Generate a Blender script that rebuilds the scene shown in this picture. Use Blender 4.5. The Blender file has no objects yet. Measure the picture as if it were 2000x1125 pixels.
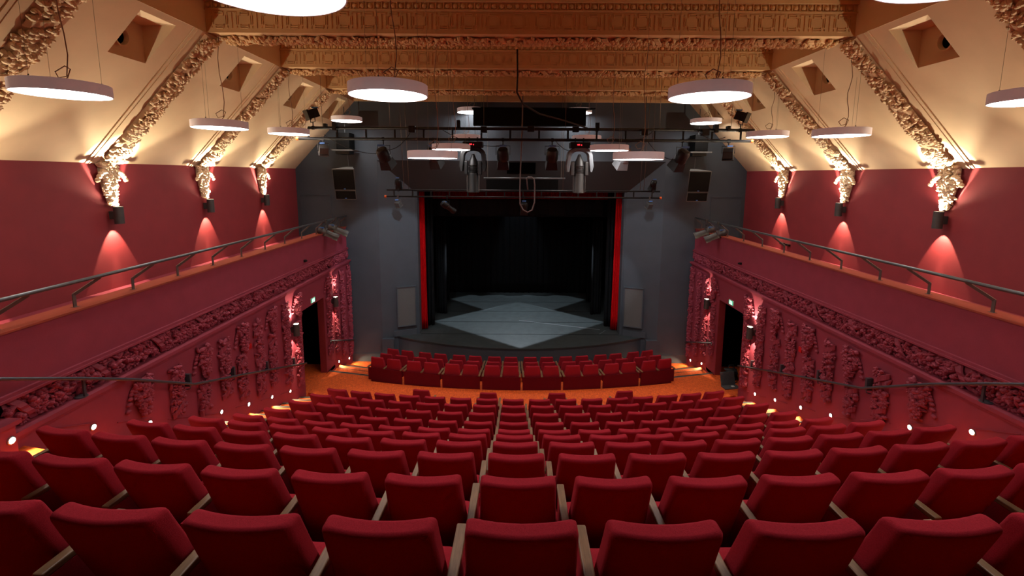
import bpy, math, random
import numpy as np
from mathutils import Matrix, Vector
PI = math.pi
SC = bpy.context.scene
COL = SC.collection
H = 6.0            # eye height above the cross aisle floor; every z below is written relative to the eye and lifted by H at the end

# ------------------------------------------------------------------ camera
cam_d = bpy.data.cameras.new('camera')
cam = bpy.data.objects.new('camera', cam_d); COL.objects.link(cam); SC.camera = cam
F_PX = 889.0
cam_d.sensor_fit = 'HORIZONTAL'; cam_d.sensor_width = 36.0
cam_d.lens = F_PX / 2000.0 * 36.0
cam_d.shift_y = -(562.5 - 462.9) / 2000.0
cam_d.clip_start = 0.05; cam_d.clip_end = 200
_p, _r = math.radians(7.744), 0.006
_f = Vector((0, math.cos(_p), -math.sin(_p))); _u = Vector((0, math.sin(_p), math.cos(_p))); _x = Vector((1, 0, 0))
_x2 = _x * math.cos(_r) + _u * math.sin(_r); _u2 = -_x * math.sin(_r) + _u * math.cos(_r)
cam.matrix_world = Matrix(((_x2.x, _u2.x, -_f.x, -0.295), (_x2.y, _u2.y, -_f.y, 0.0), (_x2.z, _u2.z, -_f.z, 0.0), (0, 0, 0, 1)))

# ------------------------------------------------------------------ world and exposure
w = bpy.data.worlds.new('world'); SC.world = w; w.use_nodes = True
w.node_tree.nodes['Background'].inputs[0].default_value = (0.5, 0.4, 0.35, 1)
w.node_tree.nodes['Background'].inputs[1].default_value = 0.004
SC.view_settings.view_transform = 'Standard'; SC.view_settings.look = 'None'
SC.view_settings.exposure = 0.0; SC.view_settings.gamma = 1.0; SC.view_settings.use_curve_mapping = False
try:
    SC.cycles.use_denoising = True
    SC.cycles.max_bounces = 5; SC.cycles.diffuse_bounces = 4; SC.cycles.glossy_bounces = 2
    SC.cycles.sample_clamp_indirect = 4.0; SC.cycles.use_light_tree = True
    SC.cycles.caustics_reflective = False; SC.cycles.caustics_refractive = False
except Exception:
    pass

# light levels
PENDANT = 16.0
SCONCE_UP = 900.0; SCONCE_WIDE = 85.0; SCONCE_FAN = 150.0; SCONCE_DN = 130.0; SCONCE_CORE = 90.0
LOW_UP = 130.0; LOW_DN = 80.0; LOW_CORE = 60.0
FOOT = 32.0
STAGE = 2100.0
WASH = 430.0

LIFT = []          # top-level objects to lift by H
def spot(name, loc, aim, power, angle, blend=0.2, color=(1, 1, 1), size=0.02, square=False, roll=0.0):
    d = bpy.data.lights.new(name, 'SPOT'); d.energy = power; d.spot_size = math.radians(angle); d.spot_blend = blend
    d.color = color; d.shadow_soft_size = size; d.use_square = square
    o = bpy.data.objects.new(name, d); COL.objects.link(o)
    q = (Vector(aim) - Vector(loc)).to_track_quat('-Z', 'Y')
    o.rotation_euler = (q @ Matrix.Rotation(roll, 3, 'Z').to_quaternion()).to_euler()
    o.location = loc; LIFT.append(o)
    return o
def point(name, loc, power, color=(1, 1, 1), size=0.03):
    d = bpy.data.lights.new(name, 'POINT'); d.energy = power; d.color = color; d.shadow_soft_size = size
    o = bpy.data.objects.new(name, d); COL.objects.link(o); o.location = loc; LIFT.append(o); return o

# front-of-house lanterns: cool light on the stage portal, and the two square pools on the stage
COOL = (0.78, 0.90, 1.0); WARM = (1.0, 0.83, 0.58)
spot('stage_special_front', (0, 18.6, 0.45), (0, 17.3, -5.7), STAGE, 75, 0.1, COOL, 0.004)
spot('leg_light_left', (2.2, 19.0, 1.3), (-3.15, 18.25, -2.6), 5200, 22, 0.6, COOL, 0.05)
spot('leg_light_right', (-2.2, 19.0, 1.3), (3.15, 18.25, -2.6), 6500, 22, 0.6, COOL, 0.05)
spot('backcloth_light', (0.0, 20.4, 1.6), (0.1, 21.7, -3.4), 420, 30, 0.7, COOL, 0.05)
spot('stage_special_back', (0, 19.4, 1.0), (0, 20.0, -5.7), STAGE * 0.6, 75, 0.1, COOL, 0.004)
spot('portal_wash_left', (-2.9, 11.3, 0.45), (-4.5, 15.5, -3.3), WASH, 44, 0.3, COOL, 0.05)
spot('portal_wash_right', (3.0, 11.3, 0.45), (4.5, 15.5, -3.3), WASH * 0.6, 44, 0.3, COOL, 0.05)
spot('tab_light_left', (-1.0, 11.4, 0.4), (-3.55, 16.25, -3.9), WASH * 0.8, 17, 0.5, COOL, 0.05)
spot('tab_light_right', (1.2, 11.4, 0.4), (3.5, 16.25, -3.9), WASH * 0.8, 17, 0.5, COOL, 0.05)

# ------------------------------------------------------------------ materials
def srgb(r, g, b):
    f = lambda c: ((c / 255) / 12.92) if c / 255 <= 0.04045 else ((c / 255 + 0.055) / 1.055) ** 2.4
    return (f(r), f(g), f(b), 1)
def mat(name, col, rough=0.6, metal=0.0, noise=0.0, nscale=20.0, bump=0.0, bscale=200.0, emit=None, estr=0.0, spec=0.5, stretch=None, col2=None, sheen=0.0):
    m = bpy.data.materials.new(name); m.use_nodes = True; nt = m.node_tree; b = nt.nodes['Principled BSDF']
    b.inputs['Base Color'].default_value = col; b.inputs['Roughness'].default_value = rough; b.inputs['Metallic'].default_value = metal
    b.inputs['Specular IOR Level'].default_value = spec
    if sheen:
        b.inputs['Sheen Weight'].default_value = sheen; b.inputs['Sheen Roughness'].default_value = 0.5
        b.inputs['Sheen Tint'].default_value = (col[0] * 2, col[1] * 3, col[2] * 3, 1)
    if emit:
        b.inputs['Emission Color'].default_value = emit; b.inputs['Emission Strength'].default_value = estr
    if noise or bump:
        tc = nt.nodes.new('ShaderNodeTexCoord'); src = tc.outputs['Object']
        if stretch:
            mp = nt.nodes.new('ShaderNodeMapping'); mp.inputs['Scale'].default_value = stretch
            nt.links.new(src, mp.inputs[0]); src = mp.outputs[0]
    if noise:
        n = nt.nodes.new('ShaderNodeTexNoise'); n.inputs['Scale'].default_value = nscale; n.inputs['Detail'].default_value = 5
        nt.links.new(src, n.inputs[0])
        r = nt.nodes.new('ShaderNodeValToRGB'); r.color_ramp.elements[0].position = 0.3; r.color_ramp.elements[1].position = 0.7
        c2 = col2 or tuple(min(1, c * (1 + noise)) for c in col[:3]) + (1,)
        r.color_ramp.elements[0].color = tuple(c * (1 - noise) for c in col[:3]) + (1,) if not col2 else col
        r.color_ramp.elements[1].color = c2
        nt.links.new(n.outputs[0], r.inputs[0]); nt.links.new(r.outputs[0], b.inputs['Base Color'])
    if bump:
        n2 = nt.nodes.new('ShaderNodeTexNoise'); n2.inputs['Scale'].default_value = bscale; n2.inputs['Detail'].default_value = 3
        nt.links.new(src, n2.inputs[0])
        bp = nt.nodes.new('ShaderNodeBump'); bp.inputs['Strength'].default_value = bump; bp.inputs['Distance'].default_value = 0.01
        nt.links.new(n2.outputs[0], bp.inputs['Height']); nt.links.new(bp.outputs[0], b.inputs['Normal'])
    return m
M = {
 'red_wall': mat('red_wall_paint', srgb(128, 36, 42), 0.7, noise=0.06, nscale=3, bump=0.08, bscale=90),
 'mauve': mat('claret_plaster', srgb(138, 46, 64), 0.7, noise=0.07, nscale=4, bump=0.1, bscale=90),
 'cream': mat('cream_plaster', srgb(216, 190, 154), 0.8, noise=0.04, nscale=3, bump=0.06, bscale=80),
 'beam': mat('bounce_tinted_plaster', srgb(202, 164, 116), 0.8, noise=0.05, nscale=3, bump=0.06, bscale=80),  # cream plaster with warm bounced light put into its colour
 'grey': mat('charcoal_wall_paint', srgb(60, 68, 76), 0.75, noise=0.06, nscale=2.5, bump=0.05, bscale=90),
 'soffit': mat('dark_soffit_paint', srgb(34, 32, 33), 0.8, noise=0.05, nscale=3),
 'panel': mat('woven_grille_cloth', srgb(86, 88, 88), 0.9, noise=0.15, nscale=60, bump=0.2, bscale=120, stretch=(1, 1, 6)),
 'black': mat('black_paint', srgb(7, 7, 7), 0.9, noise=0.1, nscale=9, spec=0.1),
 'void': mat('matt_black', (0.002, 0.002, 0.002, 1), 1.0, spec=0.0, noise=0.2, nscale=2),
 'velour': mat('black_velour', srgb(20, 21, 23), 0.95, noise=0.25, nscale=30, bump=0.1, spec=0.1),
 'pelmet': mat('shaded_red_velour', srgb(110, 4, 10), 0.8, noise=0.12, nscale=12, spec=0.1),  # curtain red darkened, the pelmet's shade is in the colour
 'redcurtain': mat('scarlet_velour', srgb(200, 4, 14), 0.7, noise=0.12, nscale=12, sheen=0.3, spec=0.2),
 'fabric': mat('red_wool_fabric', srgb(148, 30, 43), 0.95, noise=0.14, nscale=160, bump=0.25, bscale=420, sheen=0.1, spec=0.12),
 'fabric_shaded': mat('shaded_red_fabric', srgb(92, 10, 20), 0.95, noise=0.14, nscale=160, spec=0.1),  # seat fabric darkened to carry the shade on the stalls rear panels
 'armwood': mat('walnut_arm', srgb(122, 92, 64), 0.45, noise=0.22, nscale=14, stretch=(10, 1, 10)),
 'carpet': mat('orange_floor', srgb(226, 104, 34), 0.75, noise=0.0, nscale=8),
 'stage': mat('black_stage_vinyl', srgb(47, 53, 54), 0.55, noise=0.22, nscale=5, bump=0.05, bscale=60),
 'nosing': mat('ribbed_nosing', srgb(150, 146, 138), 0.35, metal=0.6, noise=0.1, nscale=30),
 'nosing_dark': mat('black_nosing_insert', srgb(30, 28, 26), 0.8, noise=0.1, nscale=30),
 'steel': mat('grey_painted_steel', srgb(92, 96, 98), 0.35, metal=0.5, noise=0.08, nscale=10),
 'post': mat('bronze_painted_steel', srgb(92, 76, 70), 0.5, metal=0.2, noise=0.08, nscale=10),
 'darkrail': mat('dark_painted_rail', srgb(78, 78, 84), 0.35, metal=0.4, noise=0.08, nscale=10),
 'lampblack': mat('black_lantern_metal', srgb(15, 15, 16), 0.45, metal=0.3, noise=0.1, nscale=14),
 'lampgrey': mat('silver_grey_plastic', srgb(120, 124, 128), 0.4, metal=0.2, noise=0.06, nscale=8),
 'chrome': mat('worn_aluminium', srgb(176, 178, 178), 0.3, metal=0.8, noise=0.08, nscale=20),
 'brownlens': mat('brown_lens_glass', srgb(60, 32, 24), 0.2, noise=0.1, nscale=10),
 'blue': mat('blue_label', srgb(70, 120, 190), 0.5, noise=0.05, nscale=10),
 'orange': mat('orange_end_cap', srgb(240, 110, 40), 0.5, noise=0.05, nscale=10),
 'drum': mat('pale_pink_drum', srgb(238, 230, 232), 0.7, noise=0.03, nscale=10, emit=(0.9, 0.76, 0.76, 1), estr=0.085),  # faint emission added to brighten the drum sides
 'diffuser': mat('lit_diffuser', (1, 1, 1, 1), 0.6, emit=(1.0, 0.95, 0.92, 1), estr=PENDANT, noise=0.01),
 'wire': mat('steel_wire', srgb(120, 112, 100), 0.4, metal=0.6, noise=0.05, nscale=10),
 'cable': mat('brown_flex', srgb(150, 118, 100), 0.7, noise=0.05, nscale=10),
 'bcable': mat('black_cable', srgb(20, 18, 18), 0.7, noise=0.05, nscale=10),
 'gcable': mat('grey_multicore_cable', srgb(110, 100, 100), 0.7, noise=0.05, nscale=10),
 'sconce': mat('grey_sconce_metal', srgb(70, 68, 66), 0.45, metal=0.3, noise=0.06, nscale=12),
 'glow': mat('lit_lens', (1, 1, 1, 1), 0.6, emit=(1.0, 0.86, 0.6, 1), estr=30, noise=0.01),
 'exitgreen': mat('exit_sign_face', srgb(40, 150, 110), 0.5, emit=srgb(60, 190, 140), estr=0.9, noise=0.02),
 'exitwhite': mat('exit_sign_pictogram', (0.9, 1, 0.95, 1), 0.5, emit=(0.85, 1, 0.92, 1), estr=1.6, noise=0.01),
 'redled': mat('red_display', (0.3, 0, 0, 1), 0.5, emit=(1, 0.02, 0.03, 1), estr=3, noise=0.02),
 'callred': mat('red_call_point', srgb(190, 20, 24), 0.4, noise=0.05),
 'cap': mat('stained_timber_cap', srgb(150, 66, 46), 0.5, noise=0.12, nscale=6, stretch=(6, 1, 6)),
 'bagblack': mat('black_nylon', srgb(20, 20, 22), 0.7, noise=0.2, nscale=20, bump=0.3, bscale=40),
 'baggrey': mat('grey_bag_lining', srgb(70, 72, 74), 0.8, noise=0.1, nscale=20),
 'white': mat('white_plastic', srgb(200, 200, 195), 0.5, noise=0.03),
 'spkgrille': mat('speaker_grille', srgb(8, 8, 8), 0.6, noise=0.2, nscale=120, bump=0.2, bscale=300, spec=0.1),
 'spkbody': mat('speaker_cabinet', srgb(90, 88, 84), 0.6, noise=0.06, nscale=10),
}
# orange floor: parquet-like weave with warm wear patches
nt = M['carpet'].node_tree; b = nt.nodes['Principled BSDF']
tc = nt.nodes.new('ShaderNodeTexCoord'); mp = nt.nodes.new('ShaderNodeMapping'); mp.inputs['Scale'].default_value = (9, 1.6, 1)
n1 = nt.nodes.new('ShaderNodeTexNoise'); n1.inputs['Scale'].default_value = 5; n1.inputs['Detail'].default_value = 6
mp2 = nt.nodes.new('ShaderNodeMapping'); mp2.inputs['Scale'].default_value = (1.6, 11, 1)
n2 = nt.nodes.new('ShaderNodeTexNoise'); n2.inputs['Scale'].default_value = 5; n2.inputs['Detail'].default_value = 6
mx = nt.nodes.new('ShaderNodeMath'); mx.operation = 'MULTIPLY'
rp = nt.nodes.new('ShaderNodeValToRGB'); rp.color_ramp.elements[0].position = 0.14; rp.color_ramp.elements[1].position = 0.38
rp.color_ramp.elements[0].color = srgb(190, 70, 22); rp.color_ramp.elements[1].color = srgb(244, 108, 30)
for a_, b_ in ((tc.outputs['Object'], mp.inputs[0]), (tc.outputs['Object'], mp2.inputs[0]), (mp.outputs[0], n1.inputs[0]), (mp2.outputs[0], n2.inputs[0]),
               (n1.outputs[0], mx.inputs[0]), (n2.outputs[0], mx.inputs[1]), (mx.outputs[0], rp.inputs[0]), (rp.outputs[0], b.inputs['Base Color'])):
    nt.links.new(a_, b_)

# ------------------------------------------------------------------ mesh helpers
class MB:
    def __init__(s): s.v = []; s.f = []; s.n = 0
    def add(s, v, f):
        v = np.asarray(v, float).reshape(-1, 3); s.v.append(v); k = s.n
        s.f.extend([tuple(i + k for i in q) for q in f]); s.n += len(v); return s
    def box(s, x0, x1, y0, y1, z0, z1):
        v = [(x0, y0, z0), (x1, y0, z0), (x1, y1, z0), (x0, y1, z0), (x0, y0, z1), (x1, y0, z1), (x1, y1, z1), (x0, y1, z1)]
        return s.add(v, [(0, 3, 2, 1), (4, 5, 6, 7), (0, 1, 5, 4), (1, 2, 6, 5), (2, 3, 7, 6), (3, 0, 4, 7)])
    def obox(s, c, ax, ay, az):
        c, ax, ay, az = map(np.array, (c, ax, ay, az)); v = []
        for k in (-1, 1):
            for i, j in ((-1, -1), (1, -1), (1, 1), (-1, 1)): v.append(c + i * ax + j * ay + k * az)
        return s.add(v, [(0, 3, 2, 1), (4, 5, 6, 7), (0, 1, 5, 4), (1, 2, 6, 5), (2, 3, 7, 6), (3, 0, 4, 7)])
    def tube(s, pts, r, n=8, cap=True):
        pts = [np.array(p, float) for p in pts]; rs = r if isinstance(r, (list, tuple)) else [r] * len(pts)
        v = []; prev = None
        for i, p in enumerate(pts):
            d = (pts[min(i + 1, len(pts) - 1)] - pts[max(i - 1, 0)]); d = d / (np.linalg.norm(d) + 1e-9)
            if prev is None:
                a = np.cross(d, (0, 0, 1.0)) if abs(d[2]) < 0.95 else np.cross(d, (1.0, 0, 0))
            else:
                a = prev - d * (prev @ d)
            a = a / np.linalg.norm(a); prev = a; c = np.cross(d, a)
            for k in range(n):
                t = 2 * PI * k / n; v.append(p + rs[i] * (a * math.cos(t) + c * math.sin(t)))
        f = []
        for i in range(len(pts) - 1):
            for k in range(n): f.append((i * n + k, i * n + (k + 1) % n, (i + 1) * n + (k + 1) % n, (i + 1) * n + k))
        if cap: f.append(tuple(range(n - 1, -1, -1))); f.append(tuple((len(pts) - 1) * n + k for k in range(n)))
        return s.add(v, f)
    def lathe(s, prof, c=(0, 0, 0), axis=(0, 0, 1), n=24):
        ax = np.array(axis, float); ax /= np.linalg.norm(ax)
        a = np.cross(ax, (0, 0, 1.0)) if abs(ax[2]) < 0.9 else np.array((1.0, 0, 0)); a /= np.linalg.norm(a); e = np.cross(ax, a); c = np.array(c, float)
        v = []
        for r, h in prof:
            for k in range(n): t = 2 * PI * k / n; v.append(c + ax * h + r * (a * math.cos(t) + e * math.sin(t)))
        f = []
        for i in range(len(prof) - 1):
            for k in range(n): f.append((i * n + k, i * n + (k + 1) % n, (i + 1) * n + (k + 1) % n, (i + 1) * n + k))
        if prof[0][0] > 1e-6: f.append(tuple(range(n - 1, -1, -1)))
        if prof[-1][0] > 1e-6: f.append(tuple((len(prof) - 1) * n + k for k in range(n)))
        return s.add(v, f)
    def loft(s, loops, cap=True):
        n = len(loops[0]); v = [p for l in loops for p in l]; f = []
        for i in range(len(loops) - 1):
            for k in range(n): f.append((i * n + k, i * n + (k + 1) % n, (i + 1) * n + (k + 1) % n, (i + 1) * n + k))
        if cap: f.append(tuple(range(n - 1, -1, -1))); f.append(tuple((len(loops) - 1) * n + k for k in range(n)))
        return s.add(v, f)
    def build(s, name, m, parent=None, smooth=False, bevel=0.0):
        me = bpy.data.meshes.new(name); me.from_pydata(np.concatenate(s.v).tolist(), [], s.f); me.update()
        if smooth: me.polygons.foreach_set('use_smooth', [True] * len(me.polygons))
        me.materials.append(m)
        o = bpy.data.objects.new(name, me); COL.objects.link(o)
        if parent: o.parent = parent
        else: LIFT.append(o)
        if bevel:
            md = o.modifiers.new('bevel', 'BEVEL'); md.width = bevel; md.segments = 2; md.limit_method = 'ANGLE'
        return o
def smooth_angle(o):
    # smooth shading that keeps hard corners
    me = o.data
    try: me.set_sharp_from_angle(angle=math.radians(38))
    except Exception: pass
    return o
def tag(o, label, cat, group=None, kind=None):
    if label: o['label'] = label
    if cat: o['category'] = cat
    if group: o['group'] = group
    if kind: o['kind'] = kind
    return o
def struct(mb, name, m, label=None, **k):
    o = mb.build(name, m, **k); o['kind'] = 'structure'
    if label: o['label'] = label
    return o
def empty(name, loc, rz=0.0):
    o = bpy.data.objects.new(name, None); COL.objects.link(o); o.location = loc; o.rotation_euler = (0, 0, rz); o.empty_display_size = 0.1
    LIFT.append(o); return o
def copy_tree(o, parent=None):
    c = o.copy(); COL.objects.link(c)
    if parent:
        c.parent = parent; c.matrix_parent_inverse = o.matrix_parent_inverse
        c.location = o.location; c.rotation_euler = o.rotation_euler
    else: LIFT.append(c)
    for ch in [x for x in KIDS.get(o.name, [])]:
        copy_tree(ch, c)
    return c
KIDS = {}
def reg(root):
    for o in list(bpy.data.objects):
        if o.parent: KIDS.setdefault(o.parent.name, [])
        if o.parent and o not in KIDS[o.parent.name]: KIDS[o.parent.name].append(o)

ZF = -6.0        # cross aisle floor
ZS = -5.7        # stage top
YW = 15.4        # dark wall around the stage
XL = 5.9         # lower side walls
XU = 7.56        # upper side walls
EAVE = 0.17; RID_X = 5.5; RID_Z = 2.37; CEIL = 3.02
YB = -0.9        # unseen back wall, brought close to keep light off the seat backs
YARC = 31.0      # centre of the seating curve
ROWS = [(1.66, -1.378), (2.51, -1.729 - 0.06), (3.40, -2.202 - 0.02), (4.27, -2.662), (5.14, -3.112), (6.01, -3.56), (6.80, -3.90), (7.60, -4.19), (8.44, -4.49), (9.27, -4.787)]
SEAT_H = 0.90

# ------------------------------------------------------------------ floors and tiers
def arc_slab(mb, R0, R1, z0, z1, xm, yc=YARC, n=28):
    """curved slab between radii R0<R1 about (0,yc), x in [-xm,xm]"""
    v = []; f = []
    for i in range(n + 1):
        x = -xm + 2 * xm * i / n
        for R in (R1, R0):
            y = yc - math.sqrt(max(R * R - x * x, 0.01))
            v.append((x, y, z0)); v.append((x, y, z1))
    for i in range(n):
        a = 4 * i; c = a + 4
        f += [(a + 1, c + 1, c + 3, a + 3), (a, a + 2, c + 2, c), (a, c, c + 1, a + 1), (a + 2, a + 3, c + 3, c + 2)]
    f += [(0, 1, 3, 2), (4 * n, 4 * n + 2, 4 * n + 3, 4 * n + 1)]
    mb.add(v, f)
fl = MB(); fl.box(-5.95, 5.95, 9.0, 11.6, ZF - 0.6, ZF)
struct(fl, 'floor', M['carpet'], 'orange cross aisle floor between the raked seats and the stalls')
fl = MB()
arc_slab(fl, YARC - 12.11, YARC - 11.0, ZF - 0.75, ZF - 0.001, XL + 0.05, yc=YARC)
struct(fl, 'floor', M['carpet'], 'curved front edge of the orange cross aisle')
fl = MB()
for ytop, ybot, z in ((12.2, 12.95, -6.17), (12.9, 13.55, -6.40)):
    arc_slab(fl, YARC - ybot - 0.2, YARC - ytop, z - 0.5, z, 5.9)
fl.box(-5.9, 5.9, 13.0, 15.5, -6.9, -6.57)
struct(fl, 'floor', M['carpet'], 'orange stepped floor under the stalls seats')
tiers = MB()
for i, (y, zt) in enumerate(ROWS):
    yn = ROWS[i + 1][0] if i + 1 < len(ROWS) else y + 0.84
    arc_slab(tiers, YARC - (yn - 0.06), YARC - (y - 0.06), zt - SEAT_H - 0.9, zt - SEAT_H, XL + 0.0)
tiers.box(-XL, XL, YB, 1.75, -3.2, -2.0)
struct(tiers, 'floor', M['carpet'], 'orange stepped tiers that carry the raked seating')
# aisle half steps and their nosings along both side walls
FOOT_Y = [4.66, 5.70, 6.60, 8.26, 9.14, 10.05, 10.9]; FOOT_Z = [-2.93, -3.38, -3.84, -4.57, -4.88, -5.18, -5.46]
def aisle_steps(sx):
    """two treads to each seating row, running down beside the wall about 0.3 m below the step lights"""
    st = MB(); no = MB(); nd = MB(); y = 1.6; D = 0.445
    xa, xb = (sx * 4.74, sx * 5.88) if sx > 0 else (sx * 5.88, sx * 4.74)
    while y < 11.5:
        ym = y + D / 2
        z = float(np.interp(ym, FOOT_Y, FOOT_Z)) - 0.31
        if ym < FOOT_Y[0]: z = FOOT_Z[0] - 0.31 + (FOOT_Y[0] - ym) * 0.49
        if ym > FOOT_Y[-1]: z = FOOT_Z[-1] - 0.31 - (ym - FOOT_Y[-1]) * 0.36
        if z < ZF + 0.05: break
        st.box(xa, xb, y - 0.02, y + D, z - 0.6, z)
        no.box(xa, xb, y + D - 0.065, y + D + 0.006, z + 0.001, z + 0.009)
        nd.box(xa, xb, y + D - 0.045, y + D - 0.02, z + 0.009, z + 0.012)
        y += D
    sd = 'left' if sx < 0 else 'right'
    struct(st, 'floor', M['carpet'], 'orange carpeted steps of the %s side aisle' % sd)
    struct(no, 'trim_1', M['nosing'], 'pale ribbed step nosings of the %s side aisle' % sd)
    struct(nd, 'trim_2', M['nosing_dark'], 'black inserts in the step nosings of the %s side aisle' % sd)
for sx in (-1, 1): aisle_steps(sx)
# short flights down beside the stalls
for sx in (-1, 1):
    no = MB(); nd = MB(); st = MB()
    for j, (z, ya) in enumerate(((ZF, 13.0), (-6.18, 13.62), (-6.36, 14.24))):
        xa, xb = 4.42, 5.88
        ye = lambda x: ya + 0.34 * (x - 4.42) / 1.46
        for mb_, a0, a1, z0, z1 in ((st, -1.2, 0.0, z - 0.4, z), (no, -0.075, 0.006, z + 0.001, z + 0.008), (nd, -0.05, -0.02, z + 0.008, z + 0.011)):
            v = [(sx * x, ye(x) + q, zz) for zz in (z0, z1) for x, q in ((xa, a0), (xb, a0), (xb, a1), (xa, a1))]
            mb_.add(v, [(0, 3, 2, 1), (4, 5, 6, 7), (0, 1, 5, 4), (1, 2, 6, 5), (2, 3, 7, 6), (3, 0, 4, 7)])
    sd = 'left' if sx < 0 else 'right'
    struct(st, 'floor', M['carpet'], 'orange steps down to the stage front on the %s' % sd)
    struct(no, 'trim_3', M['nosing'], 'pale nosings of the short flight on the %s of the stalls' % sd)
    struct(nd, 'trim_4', M['nosing_dark'], 'black nosing inserts of the short flight on the %s' % sd)

# ------------------------------------------------------------------ side walls
DOOR_Y0, DOOR_Y1, DOOR_T = 11.74, 13.2, -3.64
for sx in (-1, 1):
    sd = 'left' if sx < 0 else 'right'
    X = lambda a: sx * a
    def bx(mb, a0, a1, y0, y1, z0, z1): mb.box(min(X(a0), X(a1)), max(X(a0), X(a1)), y0, y1, z0, z1)
    # lower wall with the doorway
    lw = MB()
    bx(lw, XL, XL + 0.18, YB, DOOR_Y0, -7.0, -2.93)
    bx(lw, XL, XL + 0.18, DOOR_Y0, DOOR_Y1, DOOR_T, -2.93)
    bx(lw, XL, XL + 0.18, DOOR_Y1, YW, -7.0, -2.93)
    struct(lw, 'wall_%s_lower' % sd, M['mauve'], 'claret plaster lower wall on the %s, hung with floral garlands' % sd)
    ld = MB(); bx(ld, XL - 0.07, XL + 0.35, 4.6, YW, -2.955, -2.90); bx(ld, XL - 0.035, XL + 0.3, 4.6, YW, -3.0, -2.955)
    struct(ld, 'trim_5', M['mauve'], 'claret ledge below the garland frieze on the %s' % sd)
    # cove behind the frieze garland, upper moulding, balcony front
    cv = MB(); bx(cv, XL + 0.22, XL + 0.35, 3.0, YW, -2.93, -2.48)
    bx(cv, XL + 0.06, XL + 0.35, YB, YW, -2.50, -1.79); bx(cv, XL + 0.02, XL + 0.3, 4.4, YW, -2.515, -2.475); bx(cv, XL - 0.0, XL + 0.3, 4.4, YW, -2.545, -2.515)
    struct(cv, 'wall_%s_balcony' % sd, M['mauve'], 'plain claret balcony front on the %s' % sd)
    nb = MB(); bx(nb, XL - 0.10, XL + 0.35, YB, 4.72, -4.0, -2.77); bx(nb, XL - 0.14, XL + 0.35, YB, 4.76, -2.77, -2.72)
    struct(nb, 'trim_6', M['mauve'], 'boxed end of the claret ledge nearest the camera on the %s' % sd)
    cp = MB(); bx(cp, XL + 0.03, XL + 0.36, YB, YW, -1.79, -1.765)
    struct(cp, 'trim_7', M['cap'], 'orange timber cap on the %s balcony front' % sd)
    bf = MB(); bx(bf, XL + 0.3, XU + 0.1, YB, YW, -2.2, -2.1); struct(bf, 'floor', M['mauve'], 'balcony floor behind the %s parapet' % sd)
    # upper wall
    uw = MB(); bx(uw, XU, XU + 0.2, YB, YW, -2.2, EAVE + 0.02); struct(uw, 'wall_%s_upper' % sd, M['red_wall'], 'dark red upper wall on the %s behind the balcony rail' % sd)
    # door recess, dark passage behind it
    pr = MB();     bx(pr, XL + 0.003, XL + 0.19, DOOR_Y1 - 0.02, DOOR_Y1 + 0.01, ZF, DOOR_T); bx(pr, XL + 0.003, XL + 0.19, DOOR_Y0 - 0.01, DOOR_Y0 + 0.02, ZF, DOOR_T)
    struct(pr, 'trim_8', M['red_wall'], 'red jambs of the %s doorway' % sd)
    ps = MB(); bx(ps, XL + 1.6, XL + 1.7, DOOR_Y0 - 0.6, DOOR_Y1 + 0.6, ZF, DOOR_T + 0.3); bx(ps, XL + 0.18, XL + 1.6, DOOR_Y0 - 0.7, DOOR_Y0 - 0.6, ZF, DOOR_T + 0.3)
    bx(ps, XL + 0.18, XL + 1.6, DOOR_Y1 + 0.6, DOOR_Y1 + 0.7, ZF, DOOR_T + 0.3); bx(ps, XL + 0.18, XL + 1.7, DOOR_Y0 - 0.7, DOOR_Y1 + 0.7, DOOR_T + 0.3, DOOR_T + 0.4)
    struct(ps, 'wall_%s_passage' % sd, M['void'], 'black passage behind the %s doorway' % sd)
    pf = MB(); bx(pf, XL, XL + 1.65, DOOR_Y0 - 0.6, DOOR_Y1 + 0.6, ZF - 0.1, ZF + 0.004); struct(pf, 'floor', M['carpet'], 'orange floor in the %s doorway' % sd)
    # raised skirting strips stepping down the wall beside the stairs
    sk = MB()
    for j, (yy, zz) in enumerate(((5.2, -3.22), (6.1, -3.66), (7.0, -4.12), (7.85, -4.52), (8.75, -4.83), (9.65, -5.14), (10.5, -5.42), (11.25, -5.66))):
        c = (X(XL - 0.006), yy + 0.26, zz); s_ = -0.46 if j < 4 else -0.34
        sk.obox(c, (0.006, 0, 0), (0, 0.30, 0.30 * s_), (0, 0, 0.006))
    for yy, zz in ((13.5, -5.72), (14.0, -5.95), (14.5, -6.12)): sk.obox((X(XL - 0.006), yy, zz), (0.006, 0, 0), (0, 0.16, -0.08), (0, 0, 0.006))
    struct(sk, 'trim_9', M['mauve'], 'slanted skirting strips beside the %s aisle steps' % sd)

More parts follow.
